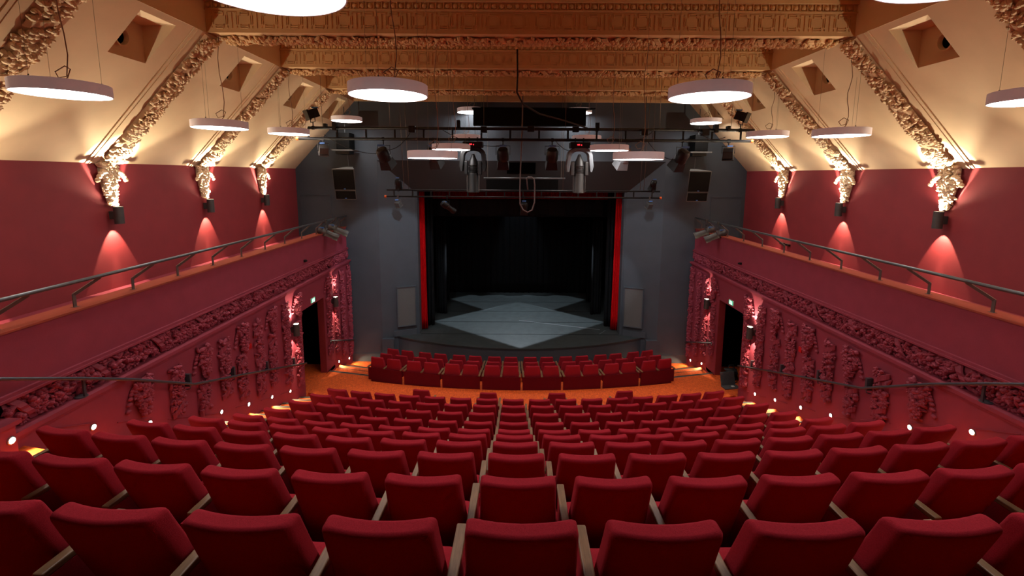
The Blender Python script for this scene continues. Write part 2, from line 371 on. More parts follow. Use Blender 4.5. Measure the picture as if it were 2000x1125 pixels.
# ------------------------------------------------------------------ dark wall around the stage
fw = MB(); Wx = 4.83
for sx in (-1, 1):
    a, c = sorted((sx * Wx, sx * (XU + 0.3))); fw.box(a, c, YW, YW + 0.25, -7.0, 3.2)
fw.box(-Wx, Wx, YW, YW + 0.25, 0.47, 3.2)
struct(fw, 'wall_front', M['grey'], 'charcoal wall around the stage opening')
PX, PY, PT = 3.68, 15.85, -0.58         # proscenium edge
for sx in (-1, 1):
    sd = 'left' if sx < 0 else 'right'
    aw = MB()
    # splayed wall from the dark wall to the proscenium edge, with real thickness
    v = [(sx * Wx, YW, -7), (sx * PX, PY, -7), (sx * PX, PY, PT), (sx * Wx, YW, 0.47)]
    v2 = [(x, y + 0.3, z) for x, y, z in v]
    aw.add(v + v2, [(0, 1, 2, 3), (4, 7, 6, 5), (0, 4, 5, 1), (1, 5, 6, 2), (2, 6, 7, 3), (3, 7, 4, 0)])
    struct(aw, 'wall_%s_splay' % sd, M['grey'], 'splayed charcoal wall on the %s of the stage' % sd)
    rv = MB(); xa, xb = sorted((sx * (PX - 0.075), sx * (PX + 0.15))); rv.box(xa, xb, PY, PY + 0.34, -6.2, PT)
    struct(rv, 'trim_10', M['grey'], 'grey edge of the stage opening on the %s' % sd)
    # upstand at the foot of the splay
    up = MB(); d = np.array((PX - 4.45, PY - (YW + 0.145), 0.0)); d2 = d / np.linalg.norm(d)
    p0 = np.array((4.45, YW + 0.13, ZS)); p1 = np.array((PX + 0.02, PY - 0.02, ZS)); nrm = np.array((-d2[1], d2[0], 0)) * -1
    q = []
    for p in (p0, p1):
        for o_ in (0.02, -0.05):
            for zz in (0, 0.2):
                pp = p + np.array((0, o_, zz)); q.append((sx * pp[0], pp[1], pp[2]))
    up.add(q, [(0, 1, 3, 2), (4, 6, 7, 5), (0, 4, 5, 1), (2, 3, 7, 6), (1, 5, 7, 3), (0, 2, 6, 4)])
    struct(up, 'baseboard_%s_splay' % sd, M['grey'], 'low grey upstand along the foot of the %s splayed wall' % sd)
    # shallow door leaf outline high on the dark wall
    dr = MB(); x0, x1 = sorted((sx * 6.45, sx * 7.42)); dr.box(x0, x1, YW - 0.015, YW + 0.01, -2.1, -0.72)
    dr.box(x0 - 0.04, x0, YW - 0.03, YW, -2.1, -0.68); dr.box(x1, x1 + 0.04, YW - 0.03, YW, -2.1, -0.68); dr.box(x0, x1, YW - 0.03, YW, -0.72, -0.68)
    struct(dr, 'door_%d' % (1 if sx < 0 else 2), M['grey'], 'flush charcoal door on the dark wall at the end of the %s balcony' % sd)
    bs = MB(); x0, x1 = sorted((sx * Wx, sx * XL)); bs.box(x0, x1, YW - 0.02, YW, -6.57, -6.27)
    struct(bs, 'baseboard_%s_front' % sd, M['grey'], 'charcoal skirting at the foot of the dark wall on the %s' % sd)
so = MB()
v = [(-Wx, YW, 0.47), (Wx, YW, 0.47), (PX, PY, PT), (-PX, PY, PT)]; v2 = [(x, y + 0.25, z + 0.25) for x, y, z in v]
so.add(v + v2, [(0, 3, 2, 1), (4, 5, 6, 7), (0, 1, 5, 4), (1, 2, 6, 5), (2, 3, 7, 6), (3, 0, 4, 7)])
struct(so, 'ceiling', M['soffit'], 'dark sloping soffit above the stage opening')
# dark inlet panel in the soffit
sn = MB(); d = np.array((0, PY - YW, PT - 0.47)); d /= np.linalg.norm(d); nn = np.array((0, -d[2], d[1])) * -1
c = np.array((0.0, YW + 0.10, 0.47 - 0.233)); sn.obox(c + (0, 0, -0.0), (0.48, 0, 0), d * 0.20, nn * 0.02)
tag(sn.build('air_vent', M['void']), 'black square vent in the dark soffit above the stage', 'vent')

# stage
st = MB(); R = 8.9; yc = 14.45 + R; xm = 4.42; n = 32; v = []; f = []
for i in range(n + 1):
    x = -xm + 2 * xm * i / n; y = yc - math.sqrt(R * R - x * x)
    v += [(x, y, ZS), (x, y, ZS - 0.05), (x, y + 0.04, ZS - 0.05), (x, y + 0.04, -6.9), (x, 16.0, ZS)]
for i in range(n):
    a = 5 * i; c = a + 5
    f += [(a, c, c + 4, a + 4)[::-1], (a, a + 1, c + 1, c), (a + 1, a + 2, c + 2, c + 1), (a + 2, a + 3, c + 3, c + 2)]
st.add(v, f); st.box(-6, 6, 16.0, 22.6, ZS - 0.3, ZS)
struct(st, 'floor', M['stage'], 'grey black stage floor with a curved front edge')
sl = MB()
for y in (15.83, 17.21, 18.63, 20.04): sl.box(-3.6 if y > 15.9 else -3.55, 3.6 if y > 15.9 else 3.55, y - 0.012, y + 0.012, ZS, ZS + 0.003)
struct(sl, 'trim_11', M['void'], 'dark joints between the strips of stage flooring')
fc = MB()
v = []; f = []
for i in range(n + 1):
    x = -xm + 2 * xm * i / n; y = yc - math.sqrt(R * R - x * x) + 0.03
    v += [(x, y, ZS - 0.06), (x, y, -6.9)]
for i in range(n): a = 2 * i; f.append((a, a + 1, a + 3, a + 2))
fc.add(v, f); 
for sx in (-1, 1):
    a, c = sorted((sx * 4.42, sx * 4.83)); fc.box(a, c, 15.3, 15.42, -6.9, ZS - 0.02)
struct(fc, 'wall_stage_front', M['grey'], 'charcoal fascia below the curved stage edge')
mk = MB()   # worn chalk lines
mk.obox((1.5, 16.9, ZS + 0.002), (1.5, -0.52, 0), (0.008, 0.02, 0), (0, 0, 0.001)); mk.obox((3.05, 16.1, ZS + 0.002), (0.16, 0.22, 0), (0.008, -0.008, 0), (0, 0, 0.001))
struct(mk, 'trim_12', M['lampgrey'], 'faint pale tape line on the stage floor')
# stage house
sh = MB(); sh.box(-6.2, 6.2, 22.4, 22.6, ZS, 2.0); sh.box(-6.2, -6.0, 16.2, 22.6, ZS, 2.0); sh.box(6.0, 6.2, 16.2, 22.6, ZS, 2.0); sh.box(-6.2, 6.2, 15.7, 22.6, 1.9, 2.1)
struct(sh, 'wall_stage_house', M['void'], 'black walls of the stage house')

def drape(name, x0, x1, y0, y1, z0, z1, m, amp, folds, label, cat='curtain', group=None, spread=0.0, seed=0, parent=None):
    rnd = random.Random(seed); n = max(24, int(folds * 10)); nz = 12
    mb = MB(); v = []; L = math.hypot(x1 - x0, y1 - y0); dx, dy = (x1 - x0) / L, (y1 - y0) / L
    ph = [rnd.uniform(0, 6.28) for _ in range(3)]
    for j in range(nz + 1):
        t = j / nz; z = z0 + (z1 - z0) * t
        for i in range(n + 1):
            s = i / n; a = amp * (0.75 + 0.25 * (1 - t))
            o = a * (math.sin(2 * PI * folds * s + ph[0]) + 0.35 * math.sin(2 * PI * folds * 2.3 * s + ph[1] + 0.6 * t)) + spread * (1 - t) ** 2 * (s - 0.5) * 0
            sc = (s - 0.5) * (1 + spread * (1 - t) ** 2) + 0.5
            v.append((x0 + dx * L * sc - dy * o, y0 + dy * L * sc + dx * o, z))
    f = []
    for j in range(nz):
        for i in range(n): a = j * (n + 1) + i; f.append((a, a + 1, a + n + 2, a + n + 1))
    mb.add(v, f); o = mb.build(name, m, parent=parent, smooth=True)
    md = o.modifiers.new('thick', 'SOLIDIFY'); md.thickness = 0.012
    if label: tag(o, label, cat, group)
    return o
drape('stage_curtain', -3.68, -3.44, 16.24, 16.34, ZS + 0.03, -0.55, M['redcurtain'], 0.05, 5, 'scarlet stage curtain drawn to the left of the stage opening', spread=0.35, seed=1)
drape('stage_curtain', 3.44, 3.68, 16.34, 16.24, ZS + 0.03, -0.55, M['redcurtain'], 0.05, 5, 'scarlet stage curtain drawn to the right of the stage opening', spread=0.35, seed=2)
drape('curtain_pelmet', -3.7, 3.7, 16.95, 16.95, -0.88, -0.4, M['pelmet'], 0.03, 40, 'red pelmet with shade in its colour across the top of the stage opening', 'curtain', seed=3)
drape('black_border', -3.8, 3.8, 17.2, 17.2, -1.56, -0.3, M['velour'], 0.03, 16, 'black cloth border hanging behind the red pelmet', seed=4)
for sx in (-1, 1):
    sd = 'left' if sx < 0 else 'right'
    drape('masking_curtain', sx * 3.75, sx * 3.22, 16.7, 16.75, ZS + 0.02, -0.6, M['velour'], 0.05, 4, 'black masking leg just behind the %s red curtain' % sd, seed=5 + sx)
    drape('masking_curtain', sx * 3.42, sx * 2.98, 18.35, 18.2, ZS + 0.02, -1.0, M['velour'], 0.05, 4, 'second black masking leg catching light on the %s' % sd, seed=9 + sx)
    drape('masking_curtain', sx * 3.6, sx * 3.12, 20.2, 20.2, ZS + 0.02, -1.0, M['velour'], 0.05, 5, 'third black masking leg far upstage on the %s' % sd, seed=14 + sx)
drape('stage_backcloth', -3.9, 3.9, 21.7, 21.7, ZS + 0.02, 0.5, M['velour'], 0.035, 26, 'black folded backcloth closing the stage', seed=20)
drape('black_border', -3.9, 3.9, 20.0, 20.0, -1.25, 0.6, M['velour'], 0.03, 16, 'black cloth border hanging deep upstage', seed=22)

# shuttered lanterns above the stage: a lamp behind a black plate with a four sided opening
for nm_, L0, quad4 in (('front', (0, 18.6, 0.45), [(0, 14.5), (3.36, 17.25), (0, 20.1), (-3.36, 17.25)]), ('back', (0, 19.4, 1.0), [(0, 17.35), (3.1, 20.5), (0, 23.4), (-3.1, 20.5)])):
    t = empty('stage_lantern', (L0[0], L0[1], L0[2])); k = 0.35 / (L0[2] - ZS)
    inn = [((x - L0[0]) * k, (y - L0[1]) * k, -0.35) for x, y in quad4]; out = [(-0.02, -0.9, -0.35), (0.9, 0, -0.35), (0, 0.9, -0.35), (-0.9, 0, -0.35)]
    m = MB()
    for q in range(4):
        r_ = (q + 1) % 4; v = [inn[q], inn[r_], out[r_], out[q]]; v += [(a, b_, c + 0.01) for a, b_, c in v]
        m.add(v, [(0, 1, 2, 3), (7, 6, 5, 4), (0, 4, 5, 1), (2, 6, 7, 3)])
    m.build('shutter_plate', M['void'], t)
    m = MB(); m.lathe([(0.0, 0.09), (0.1, 0.08), (0.12, 0.03), (0.1, 0.03)], n=16); m.build('lamp_body', M['lampblack'], t)
    tag(t, 'black shuttered lantern hidden above the stage, %s one' % nm_, 'stage light')
# sound panels on the splayed walls
for sx in (-1, 1):
    sd = 'left' if sx < 0 else 'right'
    t = empty('wall_grille_panel', (sx * 4.03, 15.70, -5.35)); d = np.array((sx * (PX - Wx), PY - YW, 0)); d /= np.linalg.norm(d); nn = np.array((d[1], -d[0], 0)); nn = nn if nn[1] < 0 else -nn
    c = np.array((0, -0.0, 0.72)); hw, hh = 0.31, 0.70
    MB().obox(c + nn * 0.03, d * hw, nn * 0.03, (0, 0, hh)).build('grille_cloth', M['panel'], t)
    fr = MB()
    for s_ in (-1, 1):
        fr.obox(c + d * s_ * (hw + 0.012) + nn * 0.045, d * 0.016, nn * 0.045, (0, 0, hh + 0.028)); fr.obox(c + np.array((0, 0, s_ * (hh + 0.012))) + nn * 0.045, d * hw, nn * 0.045, (0, 0, 0.016))
    fr.build('frame', M['grey'], t)
    tag(t, 'grey framed grille panel on the splayed wall, %s of the stage' % sd, 'panel', 'grille panels beside the stage')

# ------------------------------------------------------------------ ceiling
RIBS = [3.35, 5.8, 8.24, 10.74, 13.26]      # rib and beam centre lines
BEAM_F = [3.2, 5.68, 8.12, 10.62, 13.15]     # front faces
ud = np.array((XU - RID_X, 0, RID_Z - EAVE)); UL = np.linalg.norm(ud); ud /= UL    # left slope direction (towards the ridge)
def slope_pt(sx, y, s, off=0.0):
    """point on the slope: s metres up from the eave, off = distance proud of the slope"""
    n_ = np.array((ud[2], 0, -ud[0]))      # points to the room (down and inwards) for the left side
    p = np.array((-XU, y, EAVE)) + ud * s + n_ * off
    return (p[0] * (1 if sx < 0 else -1), p[1], p[2])
bays = [(YB, 3.35, None), (3.35, 5.8, (4.3, 4.98)), (5.8, 8.24, (6.82, 7.5)), (8.24, 10.74, (9.34, 10.0)), (10.74, 13.26, (11.86, 12.5)), (13.26, YW, (14.15, 14.8))]
S0, S1 = 2.12, 2.90        # recess extents up the slope
for sx in (-1, 1):
    sd = 'left' if sx < 0 else 'right'
    cl = MB(); rc = MB()
    def quad(mb, pts):
        mb.add(pts, [(0, 1, 2, 3)])
    for (y0, y1, nn) in bays:
        if nn is None:
            quad(cl, [slope_pt(sx, y0, 0), slope_pt(sx, y1, 0), slope_pt(sx, y1, UL), slope_pt(sx, y0, UL)]); continue
        a, b_ = nn
        for ya, yb, sa, sb in ((y0, y1, 0, S0), (y0, y1, S1, UL), (y0, a, S0, S1), (b_, y1, S0, S1)):
            quad(cl, [slope_pt(sx, ya, sa), slope_pt(sx, yb, sa), slope_pt(sx, yb, sb), slope_pt(sx, ya, sb)])
        # wedge shaped recess: upright back, level top, two triangular cheeks
        l0, l1 = slope_pt(sx, a, S0), slope_pt(sx, b_, S0); h0, h1 = slope_pt(sx, a, S1), slope_pt(sx, b_, S1)
        k0, k1 = (l0[0], a, h0[2]), (l1[0], b_, h1[2])
        quad(rc, [l0, l1, k1, k0]); quad(rc, [k0, k1, h1, h0]); rc.add([l0, h0, k0], [(0, 1, 2)]); rc.add([l1, h1, k1], [(0, 1, 2)])
    struct(cl, 'ceiling_slope_%s' % sd, M['cream'], 'cream sloping ceiling on the %s' % sd)
    struct(rc, 'ceiling_recess_%s' % sd, M['cream'], 'wedge shaped recesses in the %s ceiling slope' % sd)
    for i, (y0, y1, nn) in enumerate(bays[2:]):
        a, b_ = nn; l0 = slope_pt(sx, a, S0)
        t = empty('air_nozzle', (l0[0] + 0.0, a + 0.17, l0[2] + 0.27), 0)
        ax = (-sx, 0.0, -0.12)
        mb = MB(); mb.lathe([(0.125, -0.02), (0.125, 0.08), (0.135, 0.10), (0.115, 0.10), (0.105, 0.04), (0.105, 0.0)], (0, 0, 0), ax); smooth_angle(mb.build('nozzle_ring', M['cream'], t, smooth=True))
        MB().lathe([(0.108, 0.03), (0.0, 0.035)], (0, 0, 0), ax).build('nozzle_throat', M['void'], t)
        tag(t, 'round air nozzle in the %s ceiling recess, %s bay from the stage' % (sd, ['fourth', 'third', 'second', 'last'][i]) if i < 3 else 'round air nozzle in the %s ceiling recess nearest the stage' % sd, 'air vent', 'air nozzles in the ceiling recesses')
    up = MB(); a, c = sorted((sx * RID_X, sx * (RID_X + 0.12))); up.box(a, c, YB, YW, RID_Z - 0.005, CEIL + 0.1)
    struct(up, 'ceiling_cheek_%s' % sd, M['cream'], 'upright cream cheek above the %s ceiling slope' % sd)
ce = MB(); ce.box(-RID_X - 0.1, RID_X + 0.1, YB, YW, CEIL, CEIL + 0.15)
struct(ce, 'ceiling', M['beam'], 'flat bounce-tinted ceiling between the beams')
for i, yb in enumerate(BEAM_F + [15.26]):
    bm = MB(); y1 = yb + 0.62 if i < 5 else YW
    bm.box(-RID_X, RID_X, yb, y1, RID_Z, CEIL + 0.02)
    z = RID_Z
    bm.box(-RID_X, RID_X, yb - 0.05, y1, 2.87, 2.93); bm.box(-RID_X, RID_X, yb - 0.03, y1, 2.73, 2.755)
    if i > 1:
        # egg and dart row
        k = int(10.96 / 0.13)
        for j in range(k):
            x = -RID_X + 0.06 + j * 10.94 / k
            bm.lathe([(0.045, 0.0), (0.040, 0.016), (0.022, 0.03), (0.0, 0.034)], (x, yb, 2.81), (0, -1, 0), n=8)
            bm.box(x + 0.058, x + 0.072, yb - 0.022, yb, 2.765, 2.865)
        # fret panels
        k = 26; P = 10.96 / k; d = 0.012
        for j in range(k):
            x = -RID_X + 0.02 + (j + 0.5) * P
            def ln(x0, x1, z0, z1): bm.box(x + x0, x + x1, yb - d, yb, z0, z1)
            ln(-P / 2 - 0.007, -P / 2 + 0.007, 2.44, 2.70)
            for s_ in (-1, 1):
                ln(min(s_ * 0.125, s_ * 0.138), max(s_ * 0.125, s_ * 0.138), 2.44, 2.47); ln(min(s_ * 0.125, s_ * 0.138), max(s_ * 0.125, s_ * 0.138), 2.67, 2.70)
                for q in (0.100, 0.128): ln(min(s_ * q, s_ * (q + 0.012)), max(s_ * q, s_ * (q + 0.012)), 2.50, 2.64)
                ln(min(s_ * 0.062, s_ * 0.074), max(s_ * 0.062, s_ * 0.074), 2.44, 2.50); ln(min(s_ * 0.062, s_ * 0.074), max(s_ * 0.062, s_ * 0.074), 2.64, 2.70)
                ln(-0.062, 0.062, 2.57 + s_ * 0.13 - 0.006, 2.57 + s_ * 0.13 + 0.006); ln(-0.062, 0.062, 2.57 + s_ * 0.095 - 0.006, 2.57 + s_ * 0.095 + 0.006)
                ln(min(s_ * 0.145, s_ * 0.205), max(s_ * 0.145, s_ * 0.205), 2.69, 2.70)
    else: pass
    struct(bm, 'ceiling_beam', M['beam'], 'bounce-tinted plaster ceiling beam with fret panels, %s' % ['behind the camera', 'just above the frame', 'nearest in view', 'second in view', 'third in view', 'against the stage wall'][i])
# unseen back wall, made black and close to darken the seat rears
bw = MB(); bw.box(-8, 8, YB - 0.2, YB, -4, 3.2); struct(bw, 'wall_back', M['black'], 'unseen black wall set close behind the camera to cut fill')

# ------------------------------------------------------------------ plaster flower work
def dome(n=7, rings=(1.0, 0.82, 0.42)):
    v = []; f = []
    hs = (0.0, 0.55, 0.9)
    for r, h in zip(rings, hs):
        for k in range(n): t = 2 * PI * k / n; v.append((r * math.cos(t), r * math.sin(t), h))
    v.append((0, 0, 1.0)); m = len(rings)
    for i in range(m - 1):
        for k in range(n): f.append((i * n + k, i * n + (k + 1) % n, (i + 1) * n + (k + 1) % n, (i + 1) * n + k))
    for k in range(n): f.append(((m - 1) * n + k, (m - 1) * n + (k + 1) % n, m * n))
    return np.array(v), f
DV, DF = dome()
def blob(mb, u, v, w_, ru, rv, rw, ang, tilt, T):
    c, s = math.cos(ang), math.sin(ang); p = DV * (ru, rv, rw)
    p[:, 2] += tilt * p[:, 0]
    q = np.empty_like(p); q[:, 0] = u + c * p[:, 0] - s * p[:, 1]; q[:, 1] = v + s * p[:, 0] + c * p[:, 1]; q[:, 2] = w_ + p[:, 2]
    mb.add(T(q), DF)
def flora(mb, T, L, W, depth, seed, dens=1.0, taper=None, ribbons=(), curve=None):
    """fill a strip u in [-W/2,W/2], v in [0,L] with fruit, leaves and rosettes standing out by w"""
    rnd = random.Random(seed)
    rel = lambda u, v: depth * math.sqrt(max(0.05, 1 - (2 * u / (W * 1.06)) ** 2))
    wid = (lambda v: 1.0) if taper is None else taper
    # backing
    n = max(3, int(L / 0.08)); pts = []; f = []
    for i in range(n + 1):
        v = L * i / n; ww = wid(v)
        for j in range(7):
            u = (-0.5 + j / 6) * W * 0.9 * ww; pts.append((u, v, rel(u / max(ww, .2), v) * 0.55 if 0 < j < 6 else 0))
    for i in range(n):
        for j in range(6): a = i * 7 + j; f.append((a, a + 1, a + 8, a + 7))
    mb.add(T(np.array(pts)), f)
    k = int(L * W * 400 * dens)
    for _ in range(k):
        v = rnd.uniform(0, L); ww = wid(v); u = rnd.uniform(-0.5, 0.5) * W * ww
        if any(abs(v - rb - 0.7 * u) < 0.065 for rb in ribbons): continue
        h = rel(u / max(ww, .2), v) * 0.62
        t = rnd.random()
        if t < 0.5:
            r = rnd.uniform(0.028, 0.05); blob(mb, u, v, h, r, r, r * 1.3, rnd.uniform(0, 6), rnd.uniform(-.4, .4), T)
        elif t < 0.85:
            r = rnd.uniform(0.045, 0.085); blob(mb, u, v, h, r, r * 0.42, r * 0.6, rnd.uniform(0, 6), rnd.uniform(-.6, .6), T)
        else:
            a0 = rnd.uniform(0, 6)
            for q in range(5):
                a = a0 + q * 2 * PI / 5; blob(mb, u + 0.034 * math.cos(a), v + 0.034 * math.sin(a), h + 0.01, 0.03, 0.02, 0.03, a, 0.5, T)
            blob(mb, u, v, h + 0.02, 0.018, 0.018, 0.025, 0, 0, T)
    for rb in ribbons:
        nseg = 10; pts = []; f = []
        for i in range(nseg + 1):
            u = (-0.5 + i / nseg) * W * 1.04
            for q, dv in enumerate((-0.055, -0.042, 0.042, 0.055)):
                pts.append((u, rb + 0.7 * u + dv, rel(u, 0) * 0.72 + (0.0 if q in (0, 3) else 0.018) + 0.01 * math.sin(i * 2.2)))
        for i in range(nseg):
            for q in range(3): a = i * 4 + q; f.append((a, a + 1, a + 5, a + 4))
        mb.add(T(np.array(pts)), f)
def frame(o, U, V, Wn):
    o, U, V, Wn = (np.array(q, float) for q in (o, U, V, Wn))
    return lambda p: o + p[:, :1] * U + p[:, 1:2] * V + p[:, 2:3] * Wn
ordn = ['first', 'second', 'third', 'fourth', 'fifth', 'sixth', 'seventh', 'eighth', 'ninth', 'tenth']
# beams: floral cord under each soffit
for i, yb in enumerate(BEAM_F):
    if i < 1: continue
    mb = MB(); T = frame((-RID_X + 0.1, yb + 0.33, RID_Z + 0.01), (0, 1, 0), (1, 0, 0), (0, 0, -1))
    flora(mb, T, 2 * RID_X - 0.2, 0.34, 0.10, 30 + i, 0.85, ribbons=[0.9 * k + 0.5 for k in range(12)])
    if i == 1: lab = None; continue
    tag(mb.build('plaster_garland', M['beam'], smooth=False), 'bounce-tinted floral garland under the %s ceiling beam' % {2: 'nearest visible', 3: 'second visible', 4: 'farthest free'}[i], 'plaster garland', 'garlands under the ceiling beams')
for sx in (-1, 1):
    sd = 'left' if sx < 0 else 'right'
    for i, yr in enumerate(RIBS):
        if i == 0: continue
        o = np.array(slope_pt(sx, yr, 0.12, 0.0)); V_ = np.array(slope_pt(sx, yr, 1.12, 0.0)) - o; N_ = np.array(slope_pt(sx, yr, 0.12, 1.0)) - o
        rb = MB()
        for w0, w1, th in ((-0.42, 0.34, 0.018), (-0.36, -0.335, 0.03)):
            c = o + V_ * (UL / 2 - 0.12) + np.array((0, (w0 + w1) / 2, 0)) + N_ * th / 2
            rb.obox(c, (0, (w1 - w0) / 2, 0), V_ * UL / 2, N_ * th / 2)
        struct(rb, 'ceiling_rib', M['cream'], 'flat cream band on the %s ceiling slope' % sd)
        mb = MB(); T = frame(o + N_ * 0.015, (0, 1, 0), V_, N_)
        flora(mb, T, UL - 0.15, 0.36, 0.13, 60 + i * 3 + sx, 1.0, ribbons=[0.5, 1.35, 2.2])
        tag(mb.build('plaster_garland', M['cream']), 'cream floral garland up the %s ceiling slope, %s' % (sd, {1: 'nearest the camera', 2: 'second from the camera', 3: 'third from the camera', 4: 'nearest the stage'}[i]), 'plaster garland', 'garlands on the ceiling slopes')
        if i == 1: continue
        # corbel: bunch of flowers with two side scrolls
        mb = MB(); T = frame((sx * (XU - 0.0), yr - 0.03, EAVE - 0.72), (0, 1, 0), (0, 0, 1), (-sx, 0, 0))
        flora(mb, T, 0.74, 0.36, 0.13, 90 + i * 3 + sx, 1.7, taper=lambda v: 0.25 + 0.75 * min(1, v / 0.45))
        for s_ in (-1, 1):
            for q in range(5):
                a = q / 4; mb.add(T(DV * (0.05, 0.045, 0.05) + np.array((s_ * (0.14 + 0.15 * a), 0.56 - 0.14 * a * a, 0.09))), DF)
        cb = mb.build('plaster_corbel', M['cream'])
        tag(cb, 'cream flower corbel brightly lit on the %s red wall, %s from the camera' % (sd, {2: 'first', 3: 'second', 4: 'third'}[i]), 'plaster corbel', 'flower corbels under the ceiling ribs')

# frieze cord along both side walls
for sx in (-1, 1):
    sd = 'left' if sx < 0 else 'right'
    mb = MB(); y0 = 4.78; T = frame((sx * (XL + 0.20), y0, -2.715), (0, 0, sx), (0, 1, 0), (-sx, 0, 0))
    flora(mb, T, YW - y0 - 0.02, 0.40, 0.24, 200 + sx, 0.95, ribbons=[0.18 + 1.02 * k for k in range(11)])
    tag(mb.build('garland_frieze', M['mauve']), 'long claret fruit garland on the ledge along the %s wall' % sd, 'plaster garland')
    # hanging strips and bunches
    strips = [('b', 6.5, -3.04, -3.62), ('s', 7.18, -3.18, -4.0), ('b', 7.88, -3.08, -3.62), ('s', 7.80, -3.72, -4.32), ('s', 8.44, -3.18, -4.32), ('b', 9.08, -3.08, -3.66), ('s', 8.98, -3.70, -4.62),
              ('s', 9.62, -3.18, -4.88), ('b', 10.24, -3.08, -3.64), ('s', 10.18, -3.70, -4.93), ('s', 10.84, -3.16, -5.18), ('b', 11.50, -3.10, -3.66), ('s', 11.44, -3.80, -5.50),
              ('b', 13.50, -3.08, -3.66), ('s', 13.46, -3.74, -5.48), ('s', 14.02, -3.14, -5.66), ('s', 14.58, -3.12, -5.95), ('s', 15.18, -3.08, -6.2)]
    ns = nb = 0
    for kdx, (k, y, za, zb) in enumerate(strips):
        mb = MB(); L = za - zb
        if k == 's':
            T = frame((sx * XL, y, zb), (0, -sx, 0), (0, 0, 1), (-sx, 0, 0))
            rbs = [q for q in (L - 0.14, 0.10, L * 0.5) if 0 < q < L]
            flora(mb, T, L, 0.27, 0.10, 300 + kdx + sx * 50, 1.05, ribbons=rbs if L > 1.2 else rbs[:2])
            ns += 1; o = mb.build('plaster_garland', M['mauve'])
            tag(o, 'claret vertical fruit garland on the %s lower wall, %s strip from the camera' % (sd, ordn[ns - 1] if ns <= 10 else 'eleventh'), 'plaster garland', 'hanging garlands on the %s lower wall' % sd)
        else:
            T = frame((sx * XL, y, zb), (0, -sx, 0), (0, 0, 1), (-sx, 0, 0))
            flora(mb, T, L, 0.30, 0.13, 400 + kdx + sx * 50, 1.3, taper=lambda v: 0.3 + 0.7 * min(1, v / (0.6 * L)))
            for q in range(7):
                a = q / 6
                mb.add(T(DV * (0.05, 0.035, 0.03) + np.array((sx * (0.10 + 0.16 * a), L - 0.12 - 0.30 * a * a, 0.02))), DF)
            for q in range(3): mb.add(T(DV * (0.045, 0.035, 0.03) + np.array((-sx * (0.14 + 0.05 * q), L - 0.10 - 0.04 * q, 0.02))), DF)
            nb += 1; o = mb.build('plaster_garland', M['mauve'])
            tag(o, 'claret grape bunch with ribbon on the %s lower wall, %s bunch from the camera' % (sd, ordn[nb - 1]), 'plaster garland', 'grape bunches on the %s lower wall' % sd)

# ------------------------------------------------------------------ seats
def rrect(w_, t, r, n=5):
    r = min(r, w_ / 2 - 1e-4, t / 2 - 1e-4); pts = []
    for cx, cy, a0 in ((w_ / 2 - r, t / 2 - r, 0), (-w_ / 2 + r, t / 2 - r, PI / 2), (-w_ / 2 + r, -t / 2 + r, PI), (w_ / 2 - r, -t / 2 + r, 1.5 * PI)):
        for k in range(n): a = a0 + PI / 2 * k / (n - 1); pts.append((cx + r * math.cos(a), cy + r * math.sin(a)))
        nx = (cx, cy)
    # insert points along the long sides so the back can curve
    out = []
    for i in range(len(pts)):
        a, b2 = pts[i], pts[(i + 1) % len(pts)]; out.append(a)
        if abs(a[0] - b2[0]) > 0.2:
            for q in range(1, 8): out.append((a[0] + (b2[0] - a[0]) * q / 8, a[1] + (b2[1] - a[1]) * q / 8))
    return out
def seat_back(hw_top=0.45, hw_bot=0.50, top=0.90, bot=0.22, lean=0.27, thick=0.1, curve=0.028, dip=0.006):
    mb = MB(); loops = []
    hs = [0.0, 0.03, 0.12, 0.25, 0.4, 0.55, 0.7, 0.82, 0.92, 0.95]
    def ring(t, z, shr, tt):
        w_ = hw_bot + (hw_top - hw_bot) * t - 2 * shr; y = lean * (1 - t) ** 1.08
        th = max(tt - 2 * shr, 0.012)
        return [(x, y + thick / 2 + p - curve * (1 - (2 * x / hw_top) ** 2) * min(1, 0.3 + t), z - dip * (1 - (2 * x / hw_top) ** 2) * t) for x, p in rrect(w_, th, 0.024)]
    for t in hs:
        z = bot + (top - bot) * t; loops.append(ring(t, z, 0.02 if t == 0 else 0.0, thick + 0.02 * (1 - t)))
    for a in (0.25, 0.5, 0.75, 0.92, 1.0):
        ang = a * PI / 2; z = top - 0.03 + 0.03 * math.sin(ang); loops.append(ring((z - bot) / (top - bot), z, 0.026 * (1 - math.cos(ang)), thick))
    mb.loft(loops); return mb
def cushion(w_=0.535, y0=0.25, y1=0.45, z=0.46, th=0.26):
    mb = MB(); loops = []
    for zz, sh in ((z - th, 0.03), (z - th + 0.02, 0.0), (z - 0.045, 0.0), (z - 0.02, 0.008), (z - 0.005, 0.025), (z, 0.06)):
        loops.append([(x, (y0 + y1) / 2 + p, zz) for x, p in rrect(w_ - 2 * sh, (y1 - y0) - 2 * sh, 0.05)])
    mb.loft(loops); return mb
def make_seat(name='theatre_seat'):
    t = empty(name, (0, 0, 0))
    smooth_angle(seat_back().build('backrest', M['fabric'], t, smooth=True))
    smooth_angle(cushion().build('seat_cushion', M['fabric'], t, smooth=True))
    a = MB(); a.box(0.262, 0.31, -0.01, 0.37, 0.60, 0.632); a.build('armrest', M['armwood'], t, bevel=0.006)
    s = MB(); s.box(0.262, 0.31, -0.06, 0.29, 0.0, 0.60); s.build('side_panel', M['fabric'], t)
    p = MB(); p.box(-0.262, 0.262, 0.24, 0.28, 0.0, 0.34); p.build('base_panel', M['fabric'], t)
    return t
